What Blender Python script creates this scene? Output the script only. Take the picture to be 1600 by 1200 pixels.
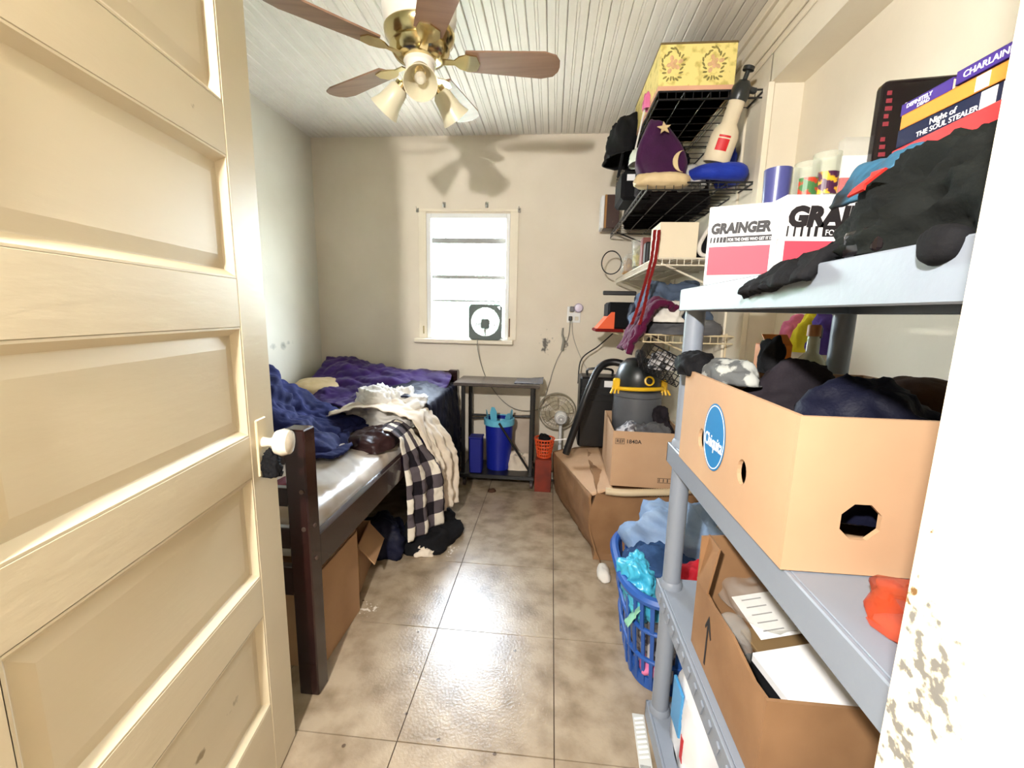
import bpy, bmesh, math, random
from mathutils import Vector, Matrix, Euler, noise
from math import sin, cos, pi, radians

for o in list(bpy.data.objects):
    bpy.data.objects.remove(o)
SC = bpy.context.scene
COL = SC.collection

# ------------------------------------------------------------------ camera
cd = bpy.data.cameras.new('camera')
cd.sensor_fit = 'HORIZONTAL'; cd.sensor_width = 36.0
cd.lens = 36.0 * 666.81 / 1600.0
cd.clip_start = 0.02; cd.clip_end = 200
cam = bpy.data.objects.new('camera', cd); COL.objects.link(cam)
yaw, pitch, roll = -0.0885376, -0.1638693, 0.0222636
fw = Vector((sin(yaw)*cos(pitch), cos(yaw)*cos(pitch), sin(pitch)))
rt = Vector((cos(yaw), -sin(yaw), 0)); up = rt.cross(fw)
r2 = rt*cos(roll) + up*sin(roll); u2 = -rt*sin(roll) + up*cos(roll)
mw = Matrix((r2, u2, -fw)).transposed().to_4x4()
mw.translation = (0.4047, -1.0256, 1.2391)
cam.matrix_world = mw
SC.camera = cam

# ------------------------------------------------------------------ sky, lights, exposure
W = bpy.data.worlds.new('World'); SC.world = W; W.use_nodes = True
wn = W.node_tree; wn.nodes.clear()
sky = wn.nodes.new('ShaderNodeTexSky'); sky.sky_type = 'NISHITA'; sky.sun_disc = False
sky.sun_elevation = radians(50); sky.sun_rotation = radians(200); sky.air_density = 1.0; sky.dust_density = 2.0
bg = wn.nodes.new('ShaderNodeBackground'); bg.inputs[1].default_value = 10.0
wo = wn.nodes.new('ShaderNodeOutputWorld')
hs = wn.nodes.new('ShaderNodeHueSaturation'); hs.inputs['Saturation'].default_value = 0.35
wn.links.new(sky.outputs[0], hs.inputs['Color']); wn.links.new(hs.outputs[0], bg.inputs[0]); wn.links.new(bg.outputs[0], wo.inputs[0])

def light(name, typ, loc, energy, color=(1, 1, 1), rot=(0, 0, 0), **kw):
    l = bpy.data.lights.new(name, typ); l.energy = energy; l.color = color
    for k, v in kw.items(): setattr(l, k, v)
    o = bpy.data.objects.new(name, l); COL.objects.link(o); o.location = loc; o.rotation_euler = rot
    return o
# bare lamp in the hall behind the photographer: throws the door's and the ceiling fan's shadows
light('hall_lamp', 'POINT', (-0.01, -1.5, 1.83), 88, (1.0, 0.965, 0.92), shadow_soft_size=0.04)
# soft fill light added overhead in the unseen hall
light('hall_soft_fill', 'AREA', (0.35, -1.9, 2.45), 8, (1.0, 0.98, 0.95), shape='SQUARE', size=0.9)
# daylight enters through the window (sampling portal only)
pl = light('window_portal', 'AREA', (-0.235, 2.42, 1.5), 1, rot=(radians(-90), 0, 0), shape='RECTANGLE', size=0.66, size_y=0.95)
pl.data.cycles.is_portal = True

SC.view_settings.view_transform = 'Standard'
SC.view_settings.look = 'None'
SC.view_settings.gamma = 1.0
SC.view_settings.use_curve_mapping = False
SC.view_settings.exposure = 1.5

# ------------------------------------------------------------------ materials
def lin(c):
    def f(v):
        v /= 255.0
        return v/12.92 if v <= 0.04045 else ((v+0.055)/1.055)**2.4
    return (f(c[0]), f(c[1]), f(c[2]), 1.0)
MATS = {}
def mat(name, col, rough=0.6, var=0.12, scale=6.0, bump=0.0, bscale=60.0, metal=0.0, spec=0.5, sheen=0.0,
        trans=0.0, alpha=1.0, coat=0.0, col2=None, world=False, detail=4.0, thr=None, stretch=None, emit=None):
    """procedural principled material: colour noise between col and col2 (or a darker col) and fine bump"""
    if name in MATS: return MATS[name]
    m = bpy.data.materials.new(name); m.use_nodes = True; MATS[name] = m
    nt = m.node_tree; N = nt.nodes; L = nt.links
    b = N['Principled BSDF']
    b.inputs['Roughness'].default_value = rough; b.inputs['Metallic'].default_value = metal
    b.inputs['Specular IOR Level'].default_value = spec
    b.inputs['Transmission Weight'].default_value = trans
    b.inputs['Alpha'].default_value = alpha
    b.inputs['Coat Weight'].default_value = coat
    b.inputs['Sheen Weight'].default_value = sheen
    if world:
        tc = N.new('ShaderNodeNewGeometry'); src = tc.outputs['Position']
    else:
        tc = N.new('ShaderNodeTexCoord'); src = tc.outputs['Object']
    if stretch:
        mp = N.new('ShaderNodeMapping'); mp.inputs['Scale'].default_value = stretch
        L.new(src, mp.inputs['Vector']); src = mp.outputs[0]
    nz = N.new('ShaderNodeTexNoise'); nz.inputs['Scale'].default_value = scale; nz.inputs['Detail'].default_value = detail
    L.new(src, nz.inputs['Vector'])
    rp = N.new('ShaderNodeValToRGB')
    c1 = lin(col); c2 = lin(col2) if col2 else tuple(v*(1-var) for v in c1[:3])+(1,)
    lo, hi = thr if thr else (0.3, 0.7)
    rp.color_ramp.elements[0].position = lo; rp.color_ramp.elements[0].color = c2
    rp.color_ramp.elements[1].position = hi; rp.color_ramp.elements[1].color = c1
    L.new(nz.outputs[0], rp.inputs[0]); L.new(rp.outputs[0], b.inputs['Base Color'])
    if bump > 0:
        n2 = N.new('ShaderNodeTexNoise'); n2.inputs['Scale'].default_value = bscale; n2.inputs['Detail'].default_value = 5
        L.new(src, n2.inputs['Vector'])
        bp = N.new('ShaderNodeBump'); bp.inputs['Strength'].default_value = bump; bp.inputs['Distance'].default_value = 0.004
        L.new(n2.outputs[0], bp.inputs['Height']); L.new(bp.outputs[0], b.inputs['Normal'])
    m['ramp'] = rp.name
    return m

def overlay(m, col, masks, world=True, nscale=18, thr=(0.5, 0.62)):
    """stains / scuffs: soft ellipsoids broken up by noise, laid over the base colour. masks: (centre, radii)"""
    nt = m.node_tree; N = nt.nodes; L = nt.links; b = N['Principled BSDF']
    base = b.inputs['Base Color'].links[0].from_socket
    tc = N.new('ShaderNodeNewGeometry') if world else N.new('ShaderNodeTexCoord')
    src = tc.outputs['Position'] if world else tc.outputs['Object']
    nz = N.new('ShaderNodeTexNoise'); nz.inputs['Scale'].default_value = nscale; nz.inputs['Detail'].default_value = 8
    L.new(src, nz.inputs['Vector'])
    tot = None
    for c, r in masks:
        s = N.new('ShaderNodeVectorMath'); s.operation = 'SUBTRACT'; L.new(src, s.inputs[0]); s.inputs[1].default_value = c
        d = N.new('ShaderNodeVectorMath'); d.operation = 'DIVIDE'; L.new(s.outputs[0], d.inputs[0]); d.inputs[1].default_value = r
        ln = N.new('ShaderNodeVectorMath'); ln.operation = 'LENGTH'; L.new(d.outputs[0], ln.inputs[0])
        mr = N.new('ShaderNodeMapRange'); mr.inputs[1].default_value = 1.0; mr.inputs[2].default_value = 0.2
        mr.inputs[3].default_value = 0.0; mr.inputs[4].default_value = 0.28
        L.new(ln.outputs['Value'], mr.inputs[0])
        if tot is None: tot = mr.outputs[0]
        else:
            a = N.new('ShaderNodeMath'); a.operation = 'MAXIMUM'; L.new(tot, a.inputs[0]); L.new(mr.outputs[0], a.inputs[1]); tot = a.outputs[0]
    ad = N.new('ShaderNodeMath'); ad.operation = 'ADD'; L.new(nz.outputs[0], ad.inputs[0]); L.new(tot, ad.inputs[1])
    m2 = N.new('ShaderNodeMapRange'); m2.inputs[1].default_value = thr[0]+0.16; m2.inputs[2].default_value = thr[1]+0.16
    L.new(ad.outputs[0], m2.inputs[0])
    g = N.new('ShaderNodeMath'); g.operation = 'MULTIPLY'
    st = N.new('ShaderNodeMath'); st.operation = 'GREATER_THAN'; st.inputs[1].default_value = 0.001; L.new(tot, st.inputs[0])
    L.new(m2.outputs[0], g.inputs[0]); L.new(st.outputs[0], g.inputs[1])
    mx = N.new('ShaderNodeMixRGB'); L.new(g.outputs[0], mx.inputs[0]); L.new(base, mx.inputs[1]); mx.inputs[2].default_value = lin(col)
    L.new(mx.outputs[0], b.inputs['Base Color'])
    return m

def glassy(name, col, mixw=0.75, rough=0.05):
    """thin clear plastic / glass: transparent mixed with gloss"""
    if name in MATS: return MATS[name]
    m = bpy.data.materials.new(name); m.use_nodes = True; MATS[name] = m
    nt = m.node_tree; N = nt.nodes; L = nt.links; N.clear()
    out = N.new('ShaderNodeOutputMaterial'); mx = N.new('ShaderNodeMixShader'); t = N.new('ShaderNodeBsdfTransparent')
    p = N.new('ShaderNodeBsdfPrincipled'); p.inputs['Base Color'].default_value = lin(col); p.inputs['Roughness'].default_value = rough
    t.inputs[0].default_value = tuple(0.6+0.4*v for v in lin(col)[:3])+(1,)
    nz = N.new('ShaderNodeTexNoise'); nz.inputs['Scale'].default_value = 5
    mr = N.new('ShaderNodeMapRange'); mr.inputs[3].default_value = max(0, 1-mixw-0.08); mr.inputs[4].default_value = min(1, 1-mixw+0.08)
    L.new(nz.outputs[0], mr.inputs[0]); L.new(mr.outputs[0], mx.inputs[0])
    L.new(t.outputs[0], mx.inputs[1]); L.new(p.outputs[0], mx.inputs[2]); L.new(mx.outputs[0], out.inputs[0])
    return m

M_WALL = mat('wall_plaster', (232, 224, 205), 0.75, col2=(222, 212, 192), scale=2.5, bump=0.25, bscale=30, world=True)
M_BACK = mat('wall_plaster_scuffed', (233, 223, 206), 0.75, col2=(222, 211, 192), scale=2.5, bump=0.3, bscale=30, world=True)
overlay(M_BACK, (110, 105, 98), [((0.37, 2.25, 1.02), (0.09, 0.3, 0.13)), ((0.52, 2.25, 1.02), (0.05, 0.2, 0.1))], nscale=26, thr=(0.56, 0.68))
M_LEFTW = mat('wall_plaster_left', (226, 222, 208), 0.75, col2=(216, 211, 196), scale=2.5, bump=0.25, bscale=30, world=True)
overlay(M_LEFTW, (120, 122, 112), [((-1.43, 1.75, 1.0), (0.3, 0.2, 0.05))], nscale=12, thr=(0.5, 0.75))
M_TRIM = mat('trim_paint', (238, 228, 208), 0.5, col2=(228, 217, 195), scale=4, bump=0.2, bscale=25, world=True)
M_CEIL = mat('ceiling_paint', (233, 228, 218), 0.5, col2=(222, 215, 203), scale=3, bump=0.1, bscale=40, world=True)
M_DOOR = mat('door_paint', (218, 204, 174), 0.45, col2=(208, 193, 162), scale=3, bump=0.16, bscale=38, stretch=(0.35, 1, 1.4))
overlay(M_DOOR, (150, 132, 100), [((0.55, 0, 1.6), (0.03, 0.1, 0.012)), ((0.4, 0, 0.36), (0.3, 0.05, 0.02))], world=False, nscale=40, thr=(0.6, 0.72))
M_JAMB = mat('jamb_paint', (240, 230, 204), 0.55, col2=(232, 220, 190), scale=5, bump=0.3, bscale=40, world=True)
overlay(M_JAMB, (120, 118, 112), [((0.645, -0.768, 1.02), (0.1, 0.045, 0.075)), ((0.645, -0.76, 0.96), (0.1, 0.04, 0.06))], nscale=120, thr=(0.58, 0.68))
overlay(M_JAMB, (120, 88, 50), [((0.645, -0.745, 1.062), (0.1, 0.012, 0.014)), ((0.645, -0.755, 1.11), (0.1, 0.004, 0.004))], nscale=160, thr=(0.5, 0.6))
M_TILE = mat('floor_tile', (170, 153, 129), 0.27, col2=(134, 116, 93), scale=9.0, spec=0.9, bump=0.2, bscale=110, world=True, detail=14, thr=(0.34, 0.6))
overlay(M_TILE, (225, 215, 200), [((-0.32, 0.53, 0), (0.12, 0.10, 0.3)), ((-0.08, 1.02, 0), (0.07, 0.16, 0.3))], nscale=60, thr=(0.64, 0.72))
SPOTS = [((x, y, 0), (0.006, 0.006, 0.1)) for x, y in [(-0.002, 0.088), (0.119, 0.018), (0.314, 0.378), (-0.073, 0.429), (-0.362, 0.58), (0.288, -0.004), (-0.147, -0.029)]]
overlay(M_TILE, (92, 76, 60), SPOTS, nscale=30, thr=(0.3, 0.42))
M_GROUT = mat('floor_joint', (70, 54, 40), 0.8, world=True)
M_WHITE = mat('white_paint', (240, 240, 238), 0.4, var=0.05)
M_ESP = mat('espresso_wood', (44, 20, 17), 0.25, col2=(28, 11, 10), scale=8, stretch=(1, 1, 0.2), coat=0.3)
M_BLACK = mat('black_plastic', (18, 18, 20), 0.4, var=0.3)
M_BLKM = mat('black_metal', (20, 20, 22), 0.35, var=0.3)
M_BRASS = mat('brass', (226, 208, 158), 0.18, metal=1.0, var=0.15)
M_CHROME = mat('chrome', (210, 210, 208), 0.15, metal=1.0, var=0.1)
M_CARD = mat('cardboard', (176, 138, 100), 0.75, col2=(162, 124, 88), scale=5, bump=0.1, bscale=50)
M_CARD2 = mat('cardboard_tan', (192, 156, 122), 0.75, col2=(180, 144, 110), scale=4, bump=0.08, bscale=50)
M_CARDD = mat('cardboard_worn', (152, 114, 78), 0.8, col2=(128, 93, 60), scale=6, bump=0.35, bscale=14)
M_GREY = mat('grey_resin', (132, 140, 152), 0.42, var=0.06, bump=0.05, bscale=120)
M_WBOX = mat('white_carton', (240, 238, 235), 0.6, var=0.04)
M_INK = mat('black_ink', (22, 20, 22), 0.6, var=0.1)
M_RED = mat('red_print', (214, 70, 88), 0.6, var=0.08)
M_PAPER = mat('paper', (240, 240, 240), 0.7, var=0.03)
M_CORDW = mat('cord_grey', (150, 145, 135), 0.5)
M_CLEAR = glassy('clear_plastic', (235, 235, 230), 0.82)
M_GLASS = glassy('bottle_glass', (225, 228, 215), 0.76)
M_PANE = glassy('window_pane', (235, 245, 245), 0.86, 0.15)
def cloth(name, c, c2=None, rough=0.85, scale=8, sheen=0.0, var=0.3, thr=None):
    return mat('cloth_'+name, c, rough, col2=c2, scale=scale, bump=0.25, bscale=220, sheen=sheen, var=var, thr=thr, spec=0.2)
C_NAVY = cloth('navy', (34, 40, 92), (22, 26, 66))
C_DNAVY = cloth('dark_navy', (22, 24, 46), (14, 15, 30), rough=0.6)
C_PURP = cloth('purple', (56, 20, 98), (38, 12, 72), rough=0.7, sheen=0.15)
C_SHEET = cloth('cream_sheet', (226, 214, 196), (206, 190, 170))
C_WHITE = cloth('white', (226, 222, 214), (205, 200, 192))
C_BLK = cloth('black', (20, 20, 23), (12, 12, 14))
C_DGRN = cloth('black_green', (22, 26, 23), (12, 14, 13))
C_CHAR = cloth('charcoal', (46, 40, 46), (30, 26, 31))
C_GREY = cloth('grey', (104, 104, 106), (74, 74, 78))
C_BLUEG = cloth('blue_grey', (92, 106, 128), (66, 78, 98))
C_DENIM = cloth('denim', (52, 84, 128), (36, 60, 98))
C_LDEN = cloth('light_denim', (150, 172, 200), (120, 146, 182))
C_CAMO = cloth('camo', (176, 178, 172), (96, 98, 98), scale=22, thr=(0.47, 0.52))
C_RED = cloth('red', (190, 28, 40), (150, 16, 28))
C_MAG = cloth('maroon', (92, 14, 58), (66, 8, 40), sheen=0.1)
C_BLUE = cloth('royal_blue', (28, 56, 170), (18, 38, 132), rough=0.6, sheen=0.1)
C_PLUM = cloth('plum_velvet', (66, 16, 66), (44, 8, 46), rough=0.6, sheen=0.1)
C_SATIN = cloth('tan_satin', (214, 192, 152), (190, 166, 124), rough=0.35)
C_PINK = cloth('pink', (226, 130, 170), (200, 100, 146))
C_YEL = cloth('yellow', (226, 214, 60), (204, 188, 30))
C_BROWN = cloth('brown', (84, 58, 42), (60, 40, 28))
C_STRIPE = cloth('grey_stripe', (190, 188, 190), (90, 88, 94), scale=30, thr=(0.45, 0.55))

# ------------------------------------------------------------------ mesh builder
class MB:
    def __init__(s): s.bm = bmesh.new()
    def box(s, lo, hi, bev=0.0, rot=None, piv=None, seg=1):
        t = bmesh.new()
        bmesh.ops.create_cube(t, size=1)
        lo = Vector(lo); hi = Vector(hi)
        for v in t.verts:
            v.co = Vector([(lo[i]+hi[i])/2 + v.co[i]*(hi[i]-lo[i]) for i in range(3)])
        if bev > 0: bmesh.ops.bevel(t, geom=t.edges[:], offset=bev, segments=seg, affect='EDGES', profile=0.5)
        if rot is not None:
            p = Vector(piv) if piv is not None else (lo+hi)/2
            R = Euler(rot).to_matrix()
            for v in t.verts: v.co = R @ (v.co-p) + p
        s.join(t); return s
    def join(s, t):
        me = bpy.data.meshes.new('t'); t.to_mesh(me); t.free(); s.bm.from_mesh(me); bpy.data.meshes.remove(me)
    def cyl(s, a, b, r1, r2=None, n=16, caps=True):
        a = Vector(a); b = Vector(b); r2 = r1 if r2 is None else r2
        d = (b-a).normalized(); u = d.orthogonal().normalized(); w = d.cross(u)
        A = [s.bm.verts.new(a+(u*cos(2*pi*i/n)+w*sin(2*pi*i/n))*r1) for i in range(n)]
        B = [s.bm.verts.new(b+(u*cos(2*pi*i/n)+w*sin(2*pi*i/n))*r2) for i in range(n)]
        for i in range(n): s.bm.faces.new((A[i], A[(i+1) % n], B[(i+1) % n], B[i]))
        if caps: s.bm.faces.new(A[::-1]); s.bm.faces.new(B)
        return s
    def tube(s, pts, r, n=8, closed=False):
        pts = [Vector(p) for p in pts]; rings = []; k = len(pts); prev = None
        for i, p in enumerate(pts):
            a = pts[(i-1) % k] if (i > 0 or closed) else p; b = pts[(i+1) % k] if (i < k-1 or closed) else p
            d = (b-a).normalized()
            u = d.orthogonal().normalized() if prev is None else (prev - d*prev.dot(d)).normalized()
            prev = u; w = d.cross(u); rr = r[i] if isinstance(r, (list, tuple)) else r
            rings.append([s.bm.verts.new(p+(u*cos(2*pi*j/n)+w*sin(2*pi*j/n))*rr) for j in range(n)])
        for i in range(k if closed else k-1):
            A, B = rings[i], rings[(i+1) % k]
            for j in range(n): s.bm.faces.new((A[j], A[(j+1) % n], B[(j+1) % n], B[j]))
        if not closed: s.bm.faces.new(rings[0][::-1]); s.bm.faces.new(rings[-1])
        return s
    def lathe(s, prof, n=24, M=None, capb=True, capt=True):
        rings = []
        for r, z in prof:
            rings.append([s.bm.verts.new((M or Matrix()) @ Vector((r*cos(2*pi*j/n), r*sin(2*pi*j/n), z))) for j in range(n)])
        for A, B in zip(rings, rings[1:]):
            for j in range(n): s.bm.faces.new((A[j], A[(j+1) % n], B[(j+1) % n], B[j]))
        if capb: s.bm.faces.new(rings[0][::-1])
        if capt: s.bm.faces.new(rings[-1])
        return s
    def prism(s, poly, h, M=None):
        """poly in local xy extruded along +z by h, mapped by M"""
        M = M or Matrix()
        A = [s.bm.verts.new(M @ Vector((x, y, 0))) for x, y in poly]; B = [s.bm.verts.new(M @ Vector((x, y, h))) for x, y in poly]
        n = len(poly)
        s.bm.faces.new(A[::-1]); s.bm.faces.new(B)
        for i in range(n): s.bm.faces.new((A[i], A[(i+1) % n], B[(i+1) % n], B[i]))
        return s
    def quad(s, *p):
        s.bm.faces.new([s.bm.verts.new(q) for q in p]); return s
    def holes(s, outline, holes, thick, M):
        """flat panel with real holes, extruded by thick along local z"""
        t = bmesh.new(); E = []
        for loop in [outline]+holes:
            vs = [t.verts.new((x, y, 0)) for x, y in loop]
            E += [t.edges.new((vs[i], vs[(i+1) % len(vs)])) for i in range(len(vs))]
        bmesh.ops.triangle_fill(t, use_beauty=True, use_dissolve=False, edges=E)
        r = bmesh.ops.extrude_face_region(t, geom=t.faces[:])
        for v in [g for g in r['geom'] if isinstance(g, bmesh.types.BMVert)]: v.co.z += thick
        for v in t.verts: v.co = M @ v.co
        bmesh.ops.recalc_face_normals(t, faces=t.faces[:])
        s.join(t); return s
    def obj(s, name, m, parent=None, smooth=False, loc=None, bev=0.0, angle=40):
        me = bpy.data.meshes.new(name)
        bmesh.ops.recalc_face_normals(s.bm, faces=s.bm.faces[:])
        s.bm.to_mesh(me); s.bm.free()
        return mkobj(name, me, m, parent, smooth, loc, bev, angle)

def mkobj(name, me, m, parent=None, smooth=False, loc=None, bev=0.0, angle=40):
    o = bpy.data.objects.new(name, me); COL.objects.link(o)
    me.materials.append(m)
    if smooth:
        for p in me.polygons: p.use_smooth = True
        if angle:
            bm = bmesh.new(); bm.from_mesh(me)
            for e in bm.edges:
                if len(e.link_faces) == 2 and e.calc_face_angle(0) > radians(angle): e.smooth = False
            bm.to_mesh(me); bm.free()
    if parent: o.parent = parent
    if loc: o.location = loc
    if bev > 0:
        b = o.modifiers.new('bevel', 'BEVEL'); b.width = bev; b.segments = 2; b.limit_method = 'ANGLE'
    return o

def thing(name, label, cat, loc=(0, 0, 0), rotz=0, group=None, rot=None):
    o = bpy.data.objects.new(name, None); COL.objects.link(o); o.empty_display_size = 0.05
    o.location = loc; o.rotation_euler = rot if rot else (0, 0, rotz)
    return tag(o, label, cat, group)
def tag(o, label, cat, group=None, loc=None, rot=None):
    o['label'] = label; o['category'] = cat
    if group: o['group'] = group
    if loc: o.location = loc
    if rot: o.rotation_euler = rot
    return o
def struct(o): o['kind'] = 'structure'; return o

def bez(pts, n=8):
    """catmull-rom through points"""
    P = [Vector(p) for p in pts]; P = [P[0]*2-P[1]]+P+[P[-1]*2-P[-2]]; out = []
    for i in range(1, len(P)-2):
        for k in range(n):
            t = k/n
            out.append(0.5*((2*P[i])+(P[i+1]-P[i-1])*t+(2*P[i-1]-5*P[i]+4*P[i+1]-P[i+2])*t*t+(3*P[i]-P[i-1]-3*P[i+1]+P[i+2])*t**3))
    out.append(P[-2]); return out

def ridge(p, f, seed):
    q = Vector((p[0]*f+seed*7.13, p[1]*f+seed*3.7, p[2]*f-seed*5.1))
    w = noise.noise_vector(q*0.55)*0.9
    a = 1-abs(noise.noise(q+w))*2.4
    b = 1-abs(noise.noise(q*2.1+w*1.3+Vector((9, 2, 4))))*2.2
    c = 1-abs(noise.noise(q*4.3+w))*2
    d = 1-abs(noise.noise(q*8.1-w*2))*2
    return a*0.50+b*0.30+c*0.14+d*0.06-0.35

def gridmesh(name, P, nu, nv, closed=False):
    me = bpy.data.meshes.new(name); F = []; w = nu if closed else nu+1
    for j in range(nv):
        for i in range(nu):
            a = j*w+i; b = j*w+(i+1) % w; F.append((a, b, b+w, a+w))
    me.from_pydata([tuple(p) for p in P], [], F); return me

def surf(name, f, nu, nv, m, parent=None, fold=(0.01, 8, 1), thick=0.004, sub=0, uvs=None):
    """a sheet of cloth f(u,v) with folds pushed along its normal"""
    amp, fr, seed = fold; P = []; e = 1e-3
    for j in range(nv+1):
        for i in range(nu+1):
            u, v = i/nu, j/nv; p = Vector(f(u, v))
            du = Vector(f(min(1, u+e), v))-Vector(f(max(0, u-e), v)); dv = Vector(f(u, min(1, v+e)))-Vector(f(u, max(0, v-e)))
            n = du.cross(dv)
            if n.length > 1e-12: n.normalize()
            P.append(p+n*amp*ridge(p, fr, seed))
    me = gridmesh(name, P, nu, nv)
    uv = me.uv_layers.new(name='UVMap')
    for poly in me.polygons:
        for li in poly.loop_indices:
            vi = me.loops[li].vertex_index; uv.data[li].uv = ((vi % (nu+1))/nu, (vi//(nu+1))/nv)
    o = mkobj(name, me, m, parent, True, angle=0)
    if thick:
        s = o.modifiers.new('thick', 'SOLIDIFY'); s.thickness = thick; s.offset = 0
    return o

def heap(name, m, r, parent=None, seed=1, amp=0.02, fr=12, n=56, lump=0.25, pw=0.8, phi=1.75, shape=None, flat=True):
    """a crumpled heap of cloth: dome of radii r standing on z=0, folded all over"""
    rx, ry, rz = r; P = []; nv = n//2
    for j in range(nv+1):
        ph = phi*j/nv
        for i in range(n):
            th = 2*pi*i/n
            d = Vector((sin(ph)*cos(th), sin(ph)*sin(th), cos(ph)))
            sx = math.copysign(abs(d.x)**pw, d.x); sy = math.copysign(abs(d.y)**pw, d.y); sz = math.copysign(abs(d.z)**pw, d.z)
            k = 1+lump*noise.noise(d*1.6+Vector((seed*3.3, seed, -seed*1.7)))
            p = Vector((sx*rx*k, sy*ry*k, sz*rz*k))
            nrm = Vector((d.x/rx, d.y/ry, d.z/rz)).normalized()
            p += nrm*amp*ridge(p, fr, seed)
            if shape: p = shape(p)
            if flat and p.z < 0: p.z = 0.0
            P.append(p)
    me = gridmesh(name, P, n, nv, closed=True)
    return mkobj(name, me, m, parent, True, angle=0)

def face(o, x, u):
    """matrix whose local x,y lie along x,u (z = outward) at o"""
    x = Vector(x).normalized(); u = Vector(u).normalized(); z = x.cross(u)
    M = Matrix((x, u, z)).transposed().to_4x4(); M.translation = Vector(o); return M

def text(s, size, M, m, parent, name='lettering', bold=0.0, xs=1.0, sp=1.0, depth=0.0004, align='LEFT', shear=0.0):
    cu = bpy.data.curves.new('txt', 'FONT'); cu.body = s; cu.size = size; cu.extrude = depth; cu.offset = bold*size
    cu.space_character = sp; cu.align_x = align; cu.resolution_u = 3; cu.shear = shear
    t = bpy.data.objects.new('txt', cu); COL.objects.link(t)
    dg = bpy.context.evaluated_depsgraph_get(); dg.update()
    me = bpy.data.meshes.new_from_object(t.evaluated_get(dg)); bpy.data.objects.remove(t); bpy.data.curves.remove(cu)
    for v in me.vertices: v.co = M @ Vector((v.co.x*xs, v.co.y, v.co.z))
    me.name = name; me.materials.clear()
    return mkobj(name, me, m, parent)

def circle(cx, cy, rx, ry, n=20, a0=0): return [(cx+rx*cos(a0+2*pi*i/n), cy+ry*sin(a0+2*pi*i/n)) for i in range(n)]
def rect(x0, y0, x1, y1): return [(x0, y0), (x1, y0), (x1, y1), (x0, y1)]

# ================================================================== SETTING
YB, XL, XR, H, YF = 2.25, -1.43, 1.25, 2.495, -0.75
T = 0.457
fl = struct(MB().box((XL-0.1, -3.1, -0.06), (1.6, YB+0.1, -0.004)).obj('floor', M_GROUT))
g = 0.0017
for i in range(-4, 4):
    for j in range(-7, 5):
        x0, x1 = max(i*T, XL)+g, min((i+1)*T, 1.5)-g; y0, y1 = max(j*T, -3.0)+g, min((j+1)*T, YB)-g
        if x1-x0 < 0.02 or y1-y0 < 0.02: continue
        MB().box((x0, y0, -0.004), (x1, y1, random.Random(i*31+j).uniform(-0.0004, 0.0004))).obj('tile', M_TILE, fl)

# ceiling of tongue-and-groove bead boards
ce = struct(MB().box((XL-0.1, YF-0.1, H+0.012), (1.6, YB+0.1, H+0.06)).obj('ceiling', M_GROUT))
bw = 0.0884
for k in range(31):
    x0 = XL+k*bw; x1 = min(x0+bw-0.0022, 1.235); mx = (x0+x1)/2
    if x1-x0 < 0.02: break
    z = H
    prof = [(x0, z+0.012), (x0, z+0.005), (x0+0.004, z), (mx-0.009, z), (mx-0.0065, z+0.005), (mx-0.004, z+0.001), (mx+0.004, z+0.001), (mx+0.0065, z+0.005), (mx+0.009, z), (x1-0.004, z), (x1, z+0.005), (x1, z+0.012)]
    # local x -> world x, local y -> world z, local z -> -y
    M = Matrix(((1, 0, 0, 0), (0, 0, -1, YB), (0, 1, 0, 0), (0, 0, 0, 1)))
    MB().prism(prof, YB-YF+0.05, M).obj('plank', M_CEIL, ce)

WX0, WX1, WZ0, WZ1 = -0.555, 0.075, 1.035, 1.96
struct(MB().holes(rect(XL-0.1, 0, 1.45, H+0.03), [rect(WX0, WZ0, WX1, WZ1)], -0.14, face((0, YB, 0), (1, 0, 0), (0, 0, 1))).obj('wall_back', M_BACK))
struct(MB().box((XL-0.12, YF-0.1, 0), (XL, YB+0.1, H+0.03)).obj('wall_left', M_LEFTW))
wr = MB().box((XR, 0.96, 0), (XR+0.3, YB+0.1, H+0.03))
wr.box((1.38, YF-0.1, 0), (1.5, 0.965, H+0.03)); wr.box((XR, YF-0.1, 2.18), (1.40, 0.965, H+0.03))
struct(wr.obj('wall_right', M_WALL))
struct(MB().holes(rect(XL-0.1, 0, 1.5, 2.9), [rect(-0.21, 0.0005, 0.67, 2.06)], 0.12, face((0, YF, 0), (1, 0, 0), (0, 0, 1))).obj('wall_front', M_WALL))
# hall behind the doorway
M_HALL = mat('hall_paint', (150, 138, 120), 0.8, world=True)
struct(MB().box((-1.2, -3.1, 0), (-1.1, YF-0.12, 2.6)).box((1.5, -3.1, 0), (1.6, YF-0.12, 2.6)).box((-1.2, -3.2, 0), (1.6, -3.0, 2.6)).obj('wall_hall', M_HALL))
struct(MB().box((-1.2, -3.1, 2.55), (1.6, YF-0.1, 2.65)).obj('ceiling_hall', M_HALL))

# cornice and boards of the right wall
c = MB()
for lo, hi in (((1.215, YF, 2.452), (1.25, YB, 2.495)), ((1.228, YF, 2.395), (1.25, YB, 2.449)), ((1.238, YF, 2.325), (1.25, YB, 2.392)), ((1.243, YF, 2.29), (1.25, YB, 2.318))):
    c.box(lo, hi, 0.004)
struct(c.obj('trim_1', M_TRIM))
struct(MB().box((1.238, 0.945, 0), (1.262, 0.998, 2.18), 0.003).obj('trim_2', M_TRIM))
struct(MB().box((1.24, 1.16, 0), (1.252, 1.25, 2.28), 0.003).obj('trim_3', M_TRIM))
# door jamb on the right of the doorway, inner face towards the opening
struct(MB().box((0.645, -0.93, 0), (0.672, YF+0.006, 2.06), 0.003).obj('trim_4', M_JAMB))
struct(MB().box((-0.235, -0.89, 0), (-0.213, YF, 2.06), 0.003).box((-0.213, -0.89, 2.045), (0.645, YF, 2.06), 0.003).obj('trim_5', M_JAMB))

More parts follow.
